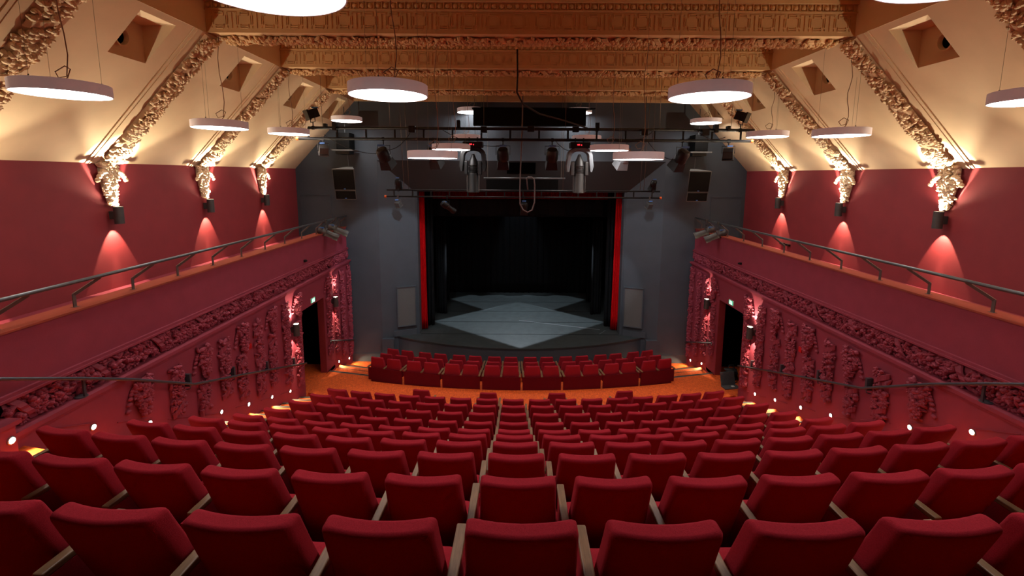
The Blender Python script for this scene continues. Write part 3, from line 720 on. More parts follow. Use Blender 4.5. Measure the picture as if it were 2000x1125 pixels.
def make_stall(name='theatre_seat'):
    t = empty(name, (0, 0, 0))
    smooth_angle(seat_back(0.385, 0.50, 0.86, 0.50, 0.06, 0.07, 0.012, 0.003).build('backrest', M['fabric'], t, smooth=True))
    smooth_angle(cushion(0.44, 0.14, 0.34, 0.46, 0.2).build('seat_cushion', M['fabric'], t, smooth=True))
    a = MB(); a.box(0.232, 0.288, -0.06, 0.34, 0.56, 0.585); a.build('armrest', M['armwood'], t, bevel=0.004)
    b_ = MB(); b_.box(-0.278, 0.278, -0.03, 0.0, 0.0, 0.54); b_.build('rear_panel', M['fabric_shaded'], t)
    return t
proto = make_seat(); stall = make_stall(); reg(None)
first = True; nseat = 0
rown = ['nearest', 'second nearest', 'third nearest', 'fourth nearest', 'fifth nearest', 'sixth nearest', 'seventh nearest', 'eighth nearest', 'ninth nearest', 'tenth nearest']
SP = 0.572
def add_arm(root, src_name, x):
    for ch in KIDS[src_name]:
        if ch.name.startswith('armrest') or ch.name.startswith('side_panel'):
            c = ch.copy(); COL.objects.link(c); c.parent = root; c.location = (x, 0, 0)
for r, (y, zt) in enumerate(ROWS):
    R = YARC - y + 0.065
    for k in range(16):
        th = (k - 7.5) * SP / R; x = R * math.sin(th) + 0.036; yy = YARC - R * math.cos(th)
        if abs(x + 0.3) > 1.22 * (yy + 0.35): continue
        o = proto if first else copy_tree(proto); first = False
        o.location = (x, yy, zt - SEAT_H); o.rotation_euler = (0, 0, th)
        if k == 0: add_arm(o, proto.name, -0.572)
        d = k - 7
        pos = 'centre seat directly before the camera' if d == 0 and r == 0 else ('in the straight centre column' if d == 0 else '%s to the %s of the centre column' % (ordn[abs(d) - 1], 'left' if d < 0 else 'right'))
        tag(o, 'red fabric raked seat, %s row, %s' % (rown[r], pos), 'theatre seat', 'red theatre seats in the raked block')
        nseat += 1
# four single seats on the cross aisle in front of the raked block
for j, x in enumerate((-2.47, -0.84, 0.80, 2.45)):
    o = copy_tree(stall); R = YARC - 10.2; th = math.asin(x / R)
    o.location = (x, YARC - R * math.cos(th), ZF); o.rotation_euler = (0, 0, th)
    add_arm(o, stall.name, -0.52)
    tag(o, 'single red seat standing on the orange cross aisle, %s of four' % ['leftmost', 'second from left', 'third from left', 'rightmost'][j], 'theatre seat', 'single seats on the cross aisle')
fs = True
for r, (y, zf, nm) in enumerate(((12.15, -6.17, 'back'), (13.0, -6.42, 'middle'), (13.75, -6.57, 'front'))):
    R = 16.2 if r == 0 else (16.2 - (y - 12.15)); yc2 = y + R
    xs = [c + s_ * 0.26 for c in (-3.97, -2.83, -1.695, -0.565, 0.565, 1.695, 2.83, 3.97) for s_ in (-1, 1)]
    for k, xa in enumerate(xs):
        th = xa / R * 1.012; x = R * math.sin(th); yy = yc2 - R * math.cos(th)
        o = stall if fs else copy_tree(stall); fs = False
        o.location = (x, yy, zf); o.rotation_euler = (0, 0, th)
        if k % 2 == 0: add_arm(o, stall.name, -0.52)
        d = k if k < 8 else 15 - k
        side = 'left' if k < 8 else 'right'
        pos = 'at the far %s end' % side if d == 0 else '%s seat in from the %s end' % (ordn[d], side)
        tag(o, 'red stalls seat with wood arms, %s stalls row, %s' % (nm, pos), 'theatre seat', 'red stalls seats before the stage')
        nseat += 1

# ------------------------------------------------------------------ pendants
def arc_cable(p0, p1, sag=0.0, n=10, wob=0.0, seed=0):
    rnd = random.Random(seed); a = rnd.uniform(0, 6); P = []
    for i in range(n + 1):
        t = i / n; P.append((p0[0] + (p1[0] - p0[0]) * t + wob * math.sin(a + 7 * t) * t, p0[1] + (p1[1] - p0[1]) * t, p0[2] + (p1[2] - p0[2]) * t - sag * 4 * t * (1 - t)))
    return P
def pendant(x, y, z, label, tx=0.0, D=0.9):
    t = empty('pendant_lamp', (x, y, z)); r = D / 2
    top = CEIL if abs(x) < RID_X - 0.3 else EAVE + (XU - abs(x)) * (RID_Z - EAVE) / (XU - RID_X) - 0.02
    topz = lambda px: (CEIL if abs(px) < RID_X else EAVE + (XU - abs(px)) * (RID_Z - EAVE) / (XU - RID_X)) - z
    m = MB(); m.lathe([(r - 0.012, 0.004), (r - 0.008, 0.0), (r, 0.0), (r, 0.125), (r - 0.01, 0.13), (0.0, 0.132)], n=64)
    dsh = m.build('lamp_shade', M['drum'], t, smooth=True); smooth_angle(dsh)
    m = MB(); m.lathe([(0.0, 0.0035), (r - 0.012, 0.004)], n=64); m.build('diffuser', M['diffuser'], t)
    for k in range(3):
        a = k * 2 * PI / 3 + 0.5; px, py = r * 0.8 * math.cos(a), r * 0.8 * math.sin(a)
        m = MB(); m.tube([(px, py, 0.13), (px, py, topz(x + px))], 0.0022, 4); m.tube([(px, py, 0.13), (px, py, 0.16)], 0.008, 6); m.build('suspension_wire', M['wire'], t)
    rnd = random.Random(int(abs(x * 100 + y * 37)))
    m = MB(); P = [(0.02, 0, 0.13), (0.08, 0.0, 0.2), (0.12, 0, 0.29), (0.04, 0.02, 0.33), (-0.06, 0, 0.26), (-0.02, -0.01, 0.19), (0.07, 0, 0.21)]
    P += [(0.08 + 0.03 * math.sin(i * 1.3), 0, 0.21 + (topz(x + .08) - 0.21) * i / 8) for i in range(1, 9)]
    m.tube(P, 0.0065, 5); m.build('power_cable', M['cable'], t, smooth=True)
    tag(t, label, 'pendant lamp', 'round drum pendant lamps')
    return t
rowsL = [(5.5, 0.90), (8.38, 0.80), (10.95, 0.92), (14.25, 1.60)]
nmr = ['nearest fully visible', 'second', 'third', 'fourth']
for sx, xx in ((-1, -5.56), (1, 5.70)):
    sd = 'left' if sx < 0 else 'right'
    for i, (y, z) in enumerate(rowsL):
        xx = (-5.36 if sx < 0 else 5.6) if i == 3 else (-5.56 if sx < 0 else 5.70)
        if sx > 0 and i == 0: y = 5.32; z = 0.86
        if sx > 0 and i == 1: z = 0.74; y = 8.5
        pendant(xx, y, z, 'round white pendant lamp near the %s slope, %s' % (sd, ['nearest the camera', 'second from the camera', 'third from the camera', 'nearest the stage'][i]))
rowsC = [(5.46, 0.90), (8.36, 0.29), (10.9, 0.58), (14.3, 1.08), (14.95, 1.97)]
for sx, xx in ((-1, -1.74), (1, 1.98)):
    sd = 'left' if sx < 0 else 'right'
    for i, (y, z) in enumerate(rowsC):
        if i == 4: xx = -1.62 if sx < 0 else 1.78
        pendant(xx, y, z, 'round white pendant lamp %s of centre, %s' % (sd, ['large in view under the beams', 'lowest hung in front of the truss', 'just before the upper truss', 'behind the upper truss', 'highest beside the black housing'][i]))
pendant(-1.75, 2.85, 1.07, 'round pendant lamp cut off by the top edge, left of centre')
pendant(2.08, 2.5, 1.05, 'large round pendant lamp cut off by the top right edge')

# ------------------------------------------------------------------ wall sconces
def sconce(x, y, z, label, up, dn, core, group, s=1.0, wide=0):
    sx = -1 if x < 0 else 1
    t = empty('wall_sconce', (x, y, z))
    off = -sx * 0.15
    m = MB(); m.lathe([(0.068 * s, -0.155 * s), (0.075 * s, -0.155 * s), (0.075 * s, 0.155 * s), (0.068 * s, 0.155 * s), (0.066 * s, 0.13 * s), (0.066 * s, -0.13 * s), (0.068 * s, -0.155 * s)], (off, 0, 0), n=24)
    smooth_angle(m.build('lamp_housing', M['sconce'], t, smooth=True))
    m = MB(); m.box(min(0, off), max(0, off), -0.035, 0.035, -0.07, 0.07); m.build('wall_bracket', M['sconce'], t)
    for nm_, zz in (('lens', 0.125 * s), ('lens', -0.125 * s)):
        m = MB(); m.lathe([(0.0, zz), (0.064 * s, zz)], (off, 0, 0), n=16); m.build(nm_, M['glow'], t)
    tag(t, label, 'wall lamp', group)
    X_ = x + off
    if up:
        spot('sconce_uplight', (X_, y, z + 0.16 * s), (X_ + sx * 0.85, y, z + 3), up, 66, 0.25, (1.0, 0.84, 0.6), 0.02)
        if wide: spot('sconce_uplight_fan', (X_, y, z + 0.165 * s), (X_ - sx * 1.7, y, z + 3), SCONCE_FAN, 84, 0.45, (1.0, 0.87, 0.64), 0.02)
        if wide: spot('sconce_uplight_spill', (X_, y, z + 0.165 * s), (X_ - sx * 0.5, y, z + 3), wide, 150, 0.8, WARM, 0.03)
    if dn: spot('sconce_downlight', (X_, y, z - 0.16 * s), (X_ + sx * 1.0, y, z - 3), dn, 64, 0.12, (1.0, 0.78, 0.5), 0.02)
    if core: spot('sconce_core', (X_, y, z - 0.16 * s), (X_ + sx * 0.28, y, z - 3), core, 20, 0.8, (1.0, 0.78, 0.5), 0.02)
for sx in (-1, 1):
    sd = 'left' if sx < 0 else 'right'
    for i, y in enumerate((5.7, 8.21, 10.74, 13.22)):
        sconce(sx * XU, y, -0.76, 'black up and down wall lamp on the %s upper wall, %s' % (sd, ['outside the frame', 'nearest in view', 'middle of three', 'nearest the stage'][i]), SCONCE_UP, SCONCE_DN, SCONCE_CORE, 'upper wall lamps', wide=SCONCE_WIDE)
    for i, y in enumerate((11.12, 13.72)):
        sconce(sx * XL, y, -3.92, 'grey up and down wall lamp %s the %s doorway' % (['on the camera side of', 'on the stage side of'][i], sd), LOW_UP, LOW_DN, LOW_CORE, 'lamps beside the doorways')

# ------------------------------------------------------------------ footlights on the aisle walls
FT = [(4.66, -2.93), (5.70, -3.38), (6.60, -3.84), (8.26, -4.57), (9.14, -4.88), (10.05, -5.18), (10.9, -5.46), (14.1, -6.03), (15.0, -6.30)]
for sx in (-1, 1):
    sd = 'left' if sx < 0 else 'right'
    for i, (y, z) in enumerate(FT):
        xw = XL - (0.10 if i == 0 else 0)
        t = empty('step_light', (sx * xw, y, z))
        m = MB(); m.lathe([(0.045, 0.0), (0.045, 0.012), (0.034, 0.016), (0.034, 0.008)], (0, 0, 0), (-sx, 0, 0), n=16); m.build('bezel', M['chrome'], t)
        m = MB(); m.lathe([(0.0, 0.013), (0.033, 0.013)], (0, 0, 0), (-sx, 0, 0), n=16); m.build('lens', M['glow'], t)
        tag(t, 'small round step light low on the %s wall, %s' % (sd, (ordn[i] + ' from the camera') if i < 7 else ['beside the stalls steps, nearer', 'beside the stalls steps, nearest the stage'][i - 7]), 'step light', 'step lights along the aisles')
        spot('step_light_beam', (sx * (xw - 0.03), y, z), (sx * (xw - 1.0), y + 0.12, z - 0.9), FOOT, 110, 0.6, (1.0, 0.80, 0.48), 0.02)

# ------------------------------------------------------------------ rails
for sx in (-1, 1):
    sd = 'left' if sx < 0 else 'right'
    t = empty('balcony_rail', (0, 0, 0))
    m = MB(); m.tube([(sx * 5.93, 0.5, -1.40), (sx * 5.93, YW - 0.02, -1.40)], 0.026, 12); m.build('handrail', M['steel'], t, smooth=True)
    y = 1.17
    while y < 15.3:
        m = MB()
        for a, c in (((6.08, y, -1.77), (6.08, y, -1.60)), ((6.08, y, -1.60), (5.95, y + 0.26, -1.425))):
            p0 = np.array((sx * a[0], a[1], a[2])); p1 = np.array((sx * c[0], c[1], c[2])); d = p1 - p0; L = np.linalg.norm(d); d /= L
            side = np.array((0, 1.0, 0)) if abs(d[2]) > 0.99 else np.cross(d, (sx, 0, 0.0)); side /= np.linalg.norm(side); wd = np.cross(d, side)
            m.obox((p0 + p1) / 2, side * 0.022, wd * 0.006, d * (L / 2 + 0.008))
        m.box(sx * 6.08 - 0.03, sx * 6.08 + 0.03, y - 0.035, y + 0.035, -1.772, -1.762)
        m.build('rail_bracket', M['post'], t); y += 0.936
    tag(t, 'grey tubular rail on cranked brackets along the %s balcony' % sd, 'railing')
    # stair handrail
    t = empty('stair_handrail', (0, 0, 0)); hx = sx * 5.78
    pts = [(hx, 2.6, -1.95), (hx, 4.63, -2.20), (hx, 5.5, -2.60), (hx, 6.24, -2.96), (hx, 7.46, -3.62), (hx, 9.0, -4.13), (hx, 11.62, -5.02)] 
    m = MB(); m.tube(pts, 0.022, 10); m.build('handrail', M['darkrail'], t, smooth=True)
    for yy, zz in ((7.36, -3.58), (8.56, -3.98), (9.76, -4.38), (10.98, -4.8)):
        m = MB(); m.tube([(hx, yy, zz), (hx, yy, zz - 0.07), (sx * 5.86, yy, zz - 0.09)], 0.008, 6); m.obox((sx * 5.83, yy + 0.03, zz + 0.07), (0.05, 0, 0), (0, 0.022, 0), (0, 0, 0.11)); m.build('rail_bracket', M['darkrail'], t)
    m = MB(); m.box(min(sx * 5.84, sx * 5.86), max(sx * 5.84, sx * 5.86), 5.59, 5.61, -2.90, -2.66); m.box(sx * 5.85 - 0.012, sx * 5.85 + 0.012, 5.585, 5.615, -2.9, -2.64)
    m.lathe([(0.0, 0.012), (0.07, 0.012), (0.07, 0.0)], (sx * 5.9, 5.6, -2.9)); m.build('rail_post', M['darkrail'], t)
    tag(t, 'dark handrail stepping down the %s aisle wall' % sd, 'handrail')
    t = empty('stair_handrail', (0, 0, 0))
    m = MB(); m.tube([(hx, 12.98 + 0.3, -5.10), (hx, 13.28, -5.02), (hx, 15.25, -5.73)], 0.022, 10); m.build('handrail', M['darkrail'], t, smooth=True)
    for yy, zz in ((13.75, -5.2), (14.8, -5.57)):
        m = MB(); m.tube([(hx, yy, zz), (hx, yy, zz - 0.06), (sx * 5.86, yy, zz - 0.08)], 0.008, 6); m.obox((sx * 5.885, yy, zz), (0.014, 0, 0), (0, 0.02, 0), (0, 0, 0.12)); m.build('rail_bracket', M['darkrail'], t)
    tag(t, 'short dark handrail between the %s doorway and the stage wall' % sd, 'handrail')

# ------------------------------------------------------------------ trusses and lanterns
def truss(name, x0, x1, y, zu, zl, step, label, topx=None, tr=0.036):
    t = empty(name, (0, 0, 0)); tx0, tx1 = topx or (x0, x1)
    MB().tube([(tx0, y, zu), (tx1, y, zu)], tr, 10).build('truss_chord', M['lampblack'], t, smooth=True)
    MB().tube([(x0, y, zl), (x1, y, zl)], tr, 10).build('truss_chord', M['lampblack'], t, smooth=True)
    n = int((x1 - x0 - 0.4) / step)
    for i in range(n + 1):
        x = x0 + 0.25 + (x1 - x0 - 0.5) * i / n
        MB().box(x - 0.022, x + 0.022, y - 0.008, y + 0.008, zl, zu).build('truss_strut', M['lampblack'], t)
    for x, s_ in ((x0, -1), (x1, 1)):
        MB().lathe([(0.034, 0.0), (0.044, 0.03), (0.044, 0.06), (0.0, 0.07)], (x - s_ * 0.005, y, zl), (s_, 0, 0), n=14).build('end_cap', M['orange'], t)
    tag(t, label, 'lighting truss'); return t
TU = dict(y=11.4, zu=1.12, zl=0.86)
truss('lighting_truss', -5.55, 5.55, 11.4, 1.12, 0.86, 0.68, 'long black ladder truss carrying lanterns above the stalls', (-5.3, 5.62))
truss('lighting_truss', -4.32, 4.42, 14.6, -0.49, -0.70, 0.56, 'grey ladder truss hung low before the stage opening', (-4.3, 4.42), 0.026)
def rope(pts, r, m, label, name='hanging_cable', cat='cable', group=None):
    mb = MB(); mb.tube(pts, r, 6); o = mb.build(name, m, smooth=True); tag(o, label, cat, group); return o
for i, x in enumerate((-3.75, 3.78)):
    for j, dx in enumerate((0, 0.12 if x > 0 else 0.16)):
        rope([(x + dx - 0.25 * (1 if x < 0 else -1) * 0.4, 14.6, CEIL), (x + dx, 14.6, -0.47)], 0.008, M['wire'], 'steel lifting wire to the %s end of the low truss, %s of the pair' % (['left', 'right'][i], ['outer' if i == 0 else 'inner', 'inner' if i == 0 else 'outer'][j]), 'lifting_wire', 'wire', 'wires of the low truss')
for i, x in enumerate((-1.48, 1.32)):
    rope([(x, 14.62, CEIL), (x, 14.62, -0.47)], 0.007, M['wire'], 'steel lifting wire of the low truss %s of centre' % ['left', 'right'][i], 'lifting_wire', 'wire', 'wires of the low truss')
for i, x in enumerate((-4.95, -3.3, -1.0, 1.0, 3.3, 5.05)):
    rope([(x, 11.4, RID_Z + 0.7), (x, 11.4, 1.12)], 0.005, M['wire'], 'thin suspension wire of the upper truss, %s from left' % ordn[i], 'lifting_wire', 'wire', 'wires of the upper truss')
def lantern(x, y, z, label, kind='profile', yaw=0.0, pitch=-0.9, s=1.0, up=False, body='lampblack', group='stage lanterns', rail=False):
    """z = pipe height; the lantern hangs from it (or stands on it)"""
    t = empty('stage_lantern', (x, y, z)); sg = 1 if up else -1
    m = MB(); m.box(-0.03, 0.03, -0.03, 0.03, -0.045, 0.045); m.tube([(0, 0, 0), (0, 0, sg * 0.13 * s)], 0.014, 8); m.build('clamp', M[body], t)
    hz = sg * 0.32 * s; yw = 0.15 * s; yz = sg * 0.13 * s
    m = MB(); c_, s_ = math.cos(yaw), math.sin(yaw)
    m.tube([(-yw * c_, -yw * s_, hz), (-yw * c_, -yw * s_, yz), (yw * c_, yw * s_, yz), (yw * c_, yw * s_, hz)], 0.009, 6); m.build('yoke', M[body], t)
    d = np.array((-s_ * math.cos(pitch), c_ * math.cos(pitch), math.sin(pitch))); c = np.array((0, 0, hz))
    if kind == 'profile':
        m = MB(); m.lathe([(0.0, -0.24), (0.09, -0.23), (0.115, -0.18), (0.12, -0.02), (0.09, 0.0), (0.085, 0.2), (0.10, 0.22), (0.10, 0.34), (0.07, 0.34)][:], c, d, n=16); m.v[-1] = (m.v[-1] - c) * s + c
        smooth_angle(m.build('lamp_body', M[body], t, smooth=True))
        m = MB(); m.lathe([(0.0, 0.335 * s), (0.075 * s, 0.335 * s)], c, d, n=16); m.build('lens', M['brownlens'], t)
    elif kind == 'fresnel':
        m = MB(); m.lathe([(0.0, -0.15), (0.10, -0.14), (0.13, -0.09), (0.13, 0.10), (0.12, 0.12)], c, d, n=18); m.v[-1] = (m.v[-1] - c) * s + c
        smooth_angle(m.build('lamp_body', M[body], t, smooth=True))
        m = MB(); a = np.cross(d, (0, 0, 1.0)); a /= np.linalg.norm(a); e = np.cross(a, d)
        q = np.array([c + (d * 0.30 + a * i * 0.13 + e * j * 0.13) * s for i, j in ((-1, -1), (1, -1), (1, 1), (-1, 1))]); p = np.array([c + (d * 0.11 + a * i * 0.10 + e * j * 0.10) * s for i, j in ((-1, -1), (1, -1), (1, 1), (-1, 1))])
        for k in range(4):
            k2 = (k + 1) % 4; v = [p[k], p[k2], q[k2], q[k]]; v += [vv + (d * 0 + (np.mean(p, 0) - (p[k] + p[k2]) / 2) * 0.06) for vv in v]
            m.add(v, [(0, 1, 2, 3), (7, 6, 5, 4), (0, 4, 5, 1), (1, 5, 6, 2), (2, 6, 7, 3), (3, 7, 4, 0)])
        m.build('barn_door', M[body], t)
        m = MB(); m.lathe([(0.0, 0.125 * s), (0.10 * s, 0.125 * s)], c, d, n=16); m.build('lens', M['brownlens'], t)
    elif kind == 'flood':
        a = np.cross(d, (0, 0, 1.0)); a /= np.linalg.norm(a); e = np.cross(a, d)
        m = MB(); m.obox(c, a * 0.12 * s, e * 0.10 * s, d * 0.11 * s); m.obox(c + d * 0.13 * s, a * 0.14 * s, e * 0.12 * s, d * 0.02 * s); m.build('lamp_body', M[body], t, bevel=0.01)
    m = MB(); m.obox(c + np.array((0, 0, 0.10 * s)) - d * 0.1 * s + np.array((0, -0.085 * s, 0)), (0.07 * s, 0, 0), (0, 0.01, 0), (0, 0, 0.018 * s)); m.build('maker_label', M['blue'], t)
    tag(t, label, 'stage light', group)
    return t
Y1, Z1 = 11.4, 0.86
lantern(-4.95, Y1, Z1, 'small grey flood lantern under the left end of the upper truss', 'flood', 0.5, -1.0, 0.85, body='sconce')
lantern(-3.47, Y1, Z1, 'black barn door lantern with brown lens, left part of upper truss', 'fresnel', -0.35, -0.95, 1.2)
lantern(-2.25, Y1 + 0.05, Z1, 'black barn door lantern half hidden behind the low left pendant', 'fresnel', -0.35, -0.95, 1.15)
lantern(-0.53, Y1, Z1, 'black lantern between the moving heads, left of the hanging cable', 'fresnel', 0, -1.0, 1.15)
lantern(0.68, Y1, Z1, 'black lantern between the moving heads, right of the hanging cable', 'fresnel', 0, -1.0, 1.15)
lantern(2.48, Y1 + 0.05, Z1, 'silver lantern half hidden behind the low right pendant', 'fresnel', 0.35, -0.95, 1.15, body='lampgrey')
lantern(3.88, Y1, Z1, 'black barn door lantern with brown lens, right part of upper truss', 'fresnel', 0.45, -0.95, 1.2)
lantern(5.02, Y1, Z1, 'small black flood lantern under the right end of the upper truss', 'flood', -0.5, -1.0, 0.95)
lantern(-5.18, Y1, 1.12, 'black lantern standing on the left end of the upper truss', 'flood', 2.3, -0.35, 1.05, True)
lantern(5.28, Y1, 1.12, 'black lantern standing on the right end of the upper truss', 'flood', -2.3, -0.35, 1.05, True)
Y2, Z2 = 14.6, -0.70
lantern(-3.95, Y2, Z2, 'small grey lantern under the left end of the low truss', 'flood', -0.5, -1.0, 0.75, body='sconce')
lantern(-2.38, Y2, Z2, 'dark lantern tilted under the low truss before the left curtain', 'profile', -0.9, -0.6, 0.95, body='lampblack')
lantern(0.08, Y2, Z2, 'black lantern under the middle of the low truss', 'fresnel', 0, -1.2, 0.9, body='lampblack')
lantern(4.10, Y2, Z2, 'small grey lantern under the right end of the low truss', 'flood', 0.4, -1.1, 0.75, body='sconce')
lantern(-3.93, Y2, -0.49, 'small black lantern standing on the left end of the low truss', 'fresnel', 0, -1.2, 0.75, True)
lantern(4.20, Y2, -0.49, 'small black lantern standing on the right end of the low truss', 'fresnel', 0.4, -1.2, 0.75, True)
# lanterns on the balcony rail ends, pointing across the stage
for sx in (-1, 1):
    sd = 'left' if sx < 0 else 'right'
    lantern(sx * 5.89, 13.6, -1.40, 'long lantern clamped to the %s balcony rail, nearer of two' % sd, 'profile', sx * 1.2, -0.48, 1.1, body='sconce', group='lanterns on the balcony rails')
    lantern(sx * 5.89, 14.4, -1.40, 'long lantern clamped to the %s balcony rail, nearest the stage' % sd, 'profile', sx * 1.3, -0.42, 1.1, body='sconce', group='lanterns on the balcony rails')
# winch and clamp boxes on the trusses
for x, z, w_, h_, lab in ((-4.88, 1.17, 0.07, 0.10, 'slim black clamp near the left end of the upper truss'), (-4.65, 1.16, 0.10, 0.20, 'tall black box beside the left lantern on the upper truss'), (-2.76, 1.10, 0.16, 0.16, 'square black junction box left on the upper truss'),
                       (-1.62, 1.22, 0.08, 0.2, 'upright black box left of the moving head on the upper truss'), (-1.0, 1.10, 0.15, 0.15, 'square junction box right of the left moving head'), (0.15, 1.12, 0.17, 0.13, 'black junction box at the middle of the upper truss'),
                       (1.25, 1.12, 0.15, 0.13, 'black junction box left of the right moving head'), (1.78, 1.18, 0.08, 0.2, 'upright black box right of the right moving head'), (2.93, 1.06, 0.16, 0.15, 'square black junction box right on the upper truss'),
                       (4.42, 1.06, 0.18, 0.15, 'black camera shaped box near the right speaker'), (4.68, 1.16, 0.10, 0.20, 'tall black box beside the right lantern on the upper truss'), (4.98, 1.16, 0.07, 0.12, 'slim black clamp near the right end of the upper truss')):
    m = MB(); m.box(x - w_ / 2, x + w_ / 2, Y1 - 0.06, Y1 + 0.07, z - h_ / 2, z + h_ / 2); o = m.build('junction_box', M['lampblack'], bevel=0.008); tag(o, lab, 'junction box', 'boxes on the upper truss')
m = MB(); m.tube([(4.25, 10.5, 2.90), (4.35, 10.5, 2.885), (4.5, 10.5, 2.90), (4.68, 10.5, 2.89), (4.85, 10.5, 2.91)], [0.045, 0.03, 0.035, 0.03, 0.02], 7)
tag(m.build('black_cloth', M['black'], smooth=True), 'ragged black cloth scrap on top of the second beam, right side', 'cloth')
# moving heads
for i, x in enumerate((-1.26, 1.35)):
    sd = ['left', 'right'][i]; yk = M['lampgrey'] if i else M['lampblack']
    t = empty('moving_head_light', (x, Y1 - 0.05, 0.88)); t.scale = (1.12, 1.12, 1.1)
    m = MB(); m.box(-0.22, 0.22, -0.14, 0.14, -0.20, -0.07); m.build('base', M['lampblack'], t, bevel=0.02)
    for q in (-0.09, 0.09): MB().tube([(q, 0.05, -0.07), (q, 0.05, 0.03)], 0.018, 8).build('clamp', M['lampblack'], t)
    m = MB(); m.box(-0.07, -0.015, -0.145, -0.14, -0.145, -0.12); m.box(0.01, 0.03, -0.145, -0.14, -0.15, -0.13); m.build('display', M['redled'], t)
    # yoke: one swept arch with flat thick arms
    m = MB(); P = []
    for a in np.linspace(0, PI, 15): P.append((0.235 * math.cos(a) * (1 if abs(math.cos(a)) < .9 else 1.0), -0.44 + 0.225 * math.sin(a) ** 0.7))
    P = [(0.25, -0.72)] + [(0.255, -0.6)] + P + [(-0.255, -0.6), (-0.25, -0.72)]
    loops = []
    for k, (px, pz) in enumerate(P):
        qx, qz = P[min(k + 1, len(P) - 1)]; rx, rz = P[max(k - 1, 0)]; d = np.array((qx - rx, 0, qz - rz)); d /= np.linalg.norm(d); nn = np.array((-d[2], 0, d[0])); wd = 0.05 if 0 < k < len(P) - 1 else 0.025
        loops.append([tuple(np.array((px, 0, pz)) + nn * u * wd + np.array((0, v, 0))) for u, v in ((-1, -0.08), (-0.6, -0.11), (0.6, -0.11), (1, -0.08), (1, 0.08), (0.6, 0.11), (-0.6, 0.11), (-1, 0.08))])
    m.loft(loops); smooth_angle(m.build('yoke', yk, t, smooth=True))
    m = MB(); m.lathe([(0.0, -0.33), (0.03, -0.34), (0.05, -0.40), (0.085, -0.48), (0.10, -0.56)] + [q for k in range(6) for q in ((0.105, -0.585 - 0.03 * k), (0.088, -0.59 - 0.03 * k), (0.088, -0.605 - 0.03 * k), (0.105, -0.61 - 0.03 * k))] + [(0.11, -0.79), (0.11, -1.13), (0.125, -1.16), (0.125, -1.19), (0.09, -1.19)], n=20)
    hd = m.build('lamp_head', M['sconce'] if i else M['lampblack'], t, smooth=True); smooth_angle(hd)
    for s_ in (-1, 1):
        m = MB(); m.box(s_ * 0.155 - 0.035, s_ * 0.155 + 0.035, -0.09, 0.09, -0.80, -0.50); m.build('side_housing', M['sconce'] if i else M['lampblack'], t, bevel=0.012)
        m = MB(); m.tube([(s_ * 0.13, -0.05, -0.8), (s_ * 0.13, -0.05, -1.17)], 0.012, 6); m.build('guide_rod', M['sconce'], t)
    tag(t, '%s moving head stage light hanging under the upper truss, %s of centre' % (['black', 'silver grey'][i], sd), 'moving light', 'moving head stage lights')
# screen housing, bar, hanging cables
m = MB(); t = empty('screen_housing', (0.22, 14.35, 1.5))
MB().box(-1.72, 1.72, -0.12, 0.12, 0.0, 0.54).build('case', M['black'], t, bevel=0.01)
MB().box(-1.76, 2.0, -0.13, 0.13, 0.50, 0.53).build('top_plate', M['black'], t)
tag(t, 'long black rectangular screen housing under the last ceiling beam', 'screen housing')
for x in (-1.1, 1.55): rope([(x, 14.35, CEIL), (x, 14.35, 2.0)], 0.006, M['wire'], 'wire holding up the %s end of the black screen housing' % ('left' if x < 0 else 'right'), 'lifting_wire', 'wire')
t = empty('scaffold_bar', (0.1, 15.0, -0.10)); MB().tube([(-1.33, 0, 0), (1.33, 0, 0)], 0.028, 10).build('bar', M['steel'], t, smooth=True)
MB().box(-1.25, 1.1, -0.02, 0.02, -0.44, -0.04).build('black_flap', M['black'], t)
for x in (-1.2, 1.2): MB().tube([(x, 0, 0), (x, 0, CEIL + 0.1)], 0.006, 5).build('hanger', M['wire'], t)
tag(t, 'short grey bar with a black flap hung before the soffit', 'bar')
rope([(-0.22, 8.6, 2.25), (-0.21, 8.6, 1.8), (-0.22, 8.7, 1.52), (-0.1, 9.0, 1.35), (0.25, 9.6, 1.25), (0.9, 10.4, 1.2), (1.5, 11.2, 1.13)], 0.018, M['bcable'], 'thick black cable dropping from the nearest beam to the upper truss')
P = [(0.0, 13.6, 2.9), (-0.02, 13.6, 1.2), (-0.05, 13.6, 0.4), (-0.07, 13.6, -0.4), (-0.06, 13.6, -0.85), (0.03, 13.6, -1.03), (0.17, 13.6, -1.10), (0.30, 13.6, -1.03), (0.37, 13.6, -0.8), (0.37, 13.6, -0.3), (0.35, 13.6, -0.12), (0.28, 13.62, -0.06), (0.18, 13.8, -0.06), (0.15, 14.4, -0.1), (0.2, 14.58, -0.46)]
rope(P, 0.022, M['gcable'], 'grey multicore cable looping down over the low truss')
rnd = random.Random(5)
for i, (xa, xb, za, zb) in enumerate(((-4.9, -3.6, 0.95, 0.5), (-3.4, -2.8, 0.6, 1.0), (-2.0, -0.6, 1.08, 0.7), (0.7, 1.3, 0.9, 0.6), (2.2, 3.1, 0.85, 1.05), (3.0, 3.7, 0.85, 0.4), (4.2, 4.9, 1.1, 0.95))):
    rope(arc_cable((xa, Y1 - 0.05, za), (xb, Y1 - 0.05, zb), 0.12, 10), 0.008, M['bcable'], 'thin black cable drooping below the upper truss, %s from left' % ordn[i], group='cables on the upper truss')
rope(arc_cable((3.1, Y1 - 0.03, 1.1), (3.15, Y1 - 0.03, 0.85), -0.0, 8), 0.006, M['bcable'], 'short black cable loop between the chords of the upper truss')

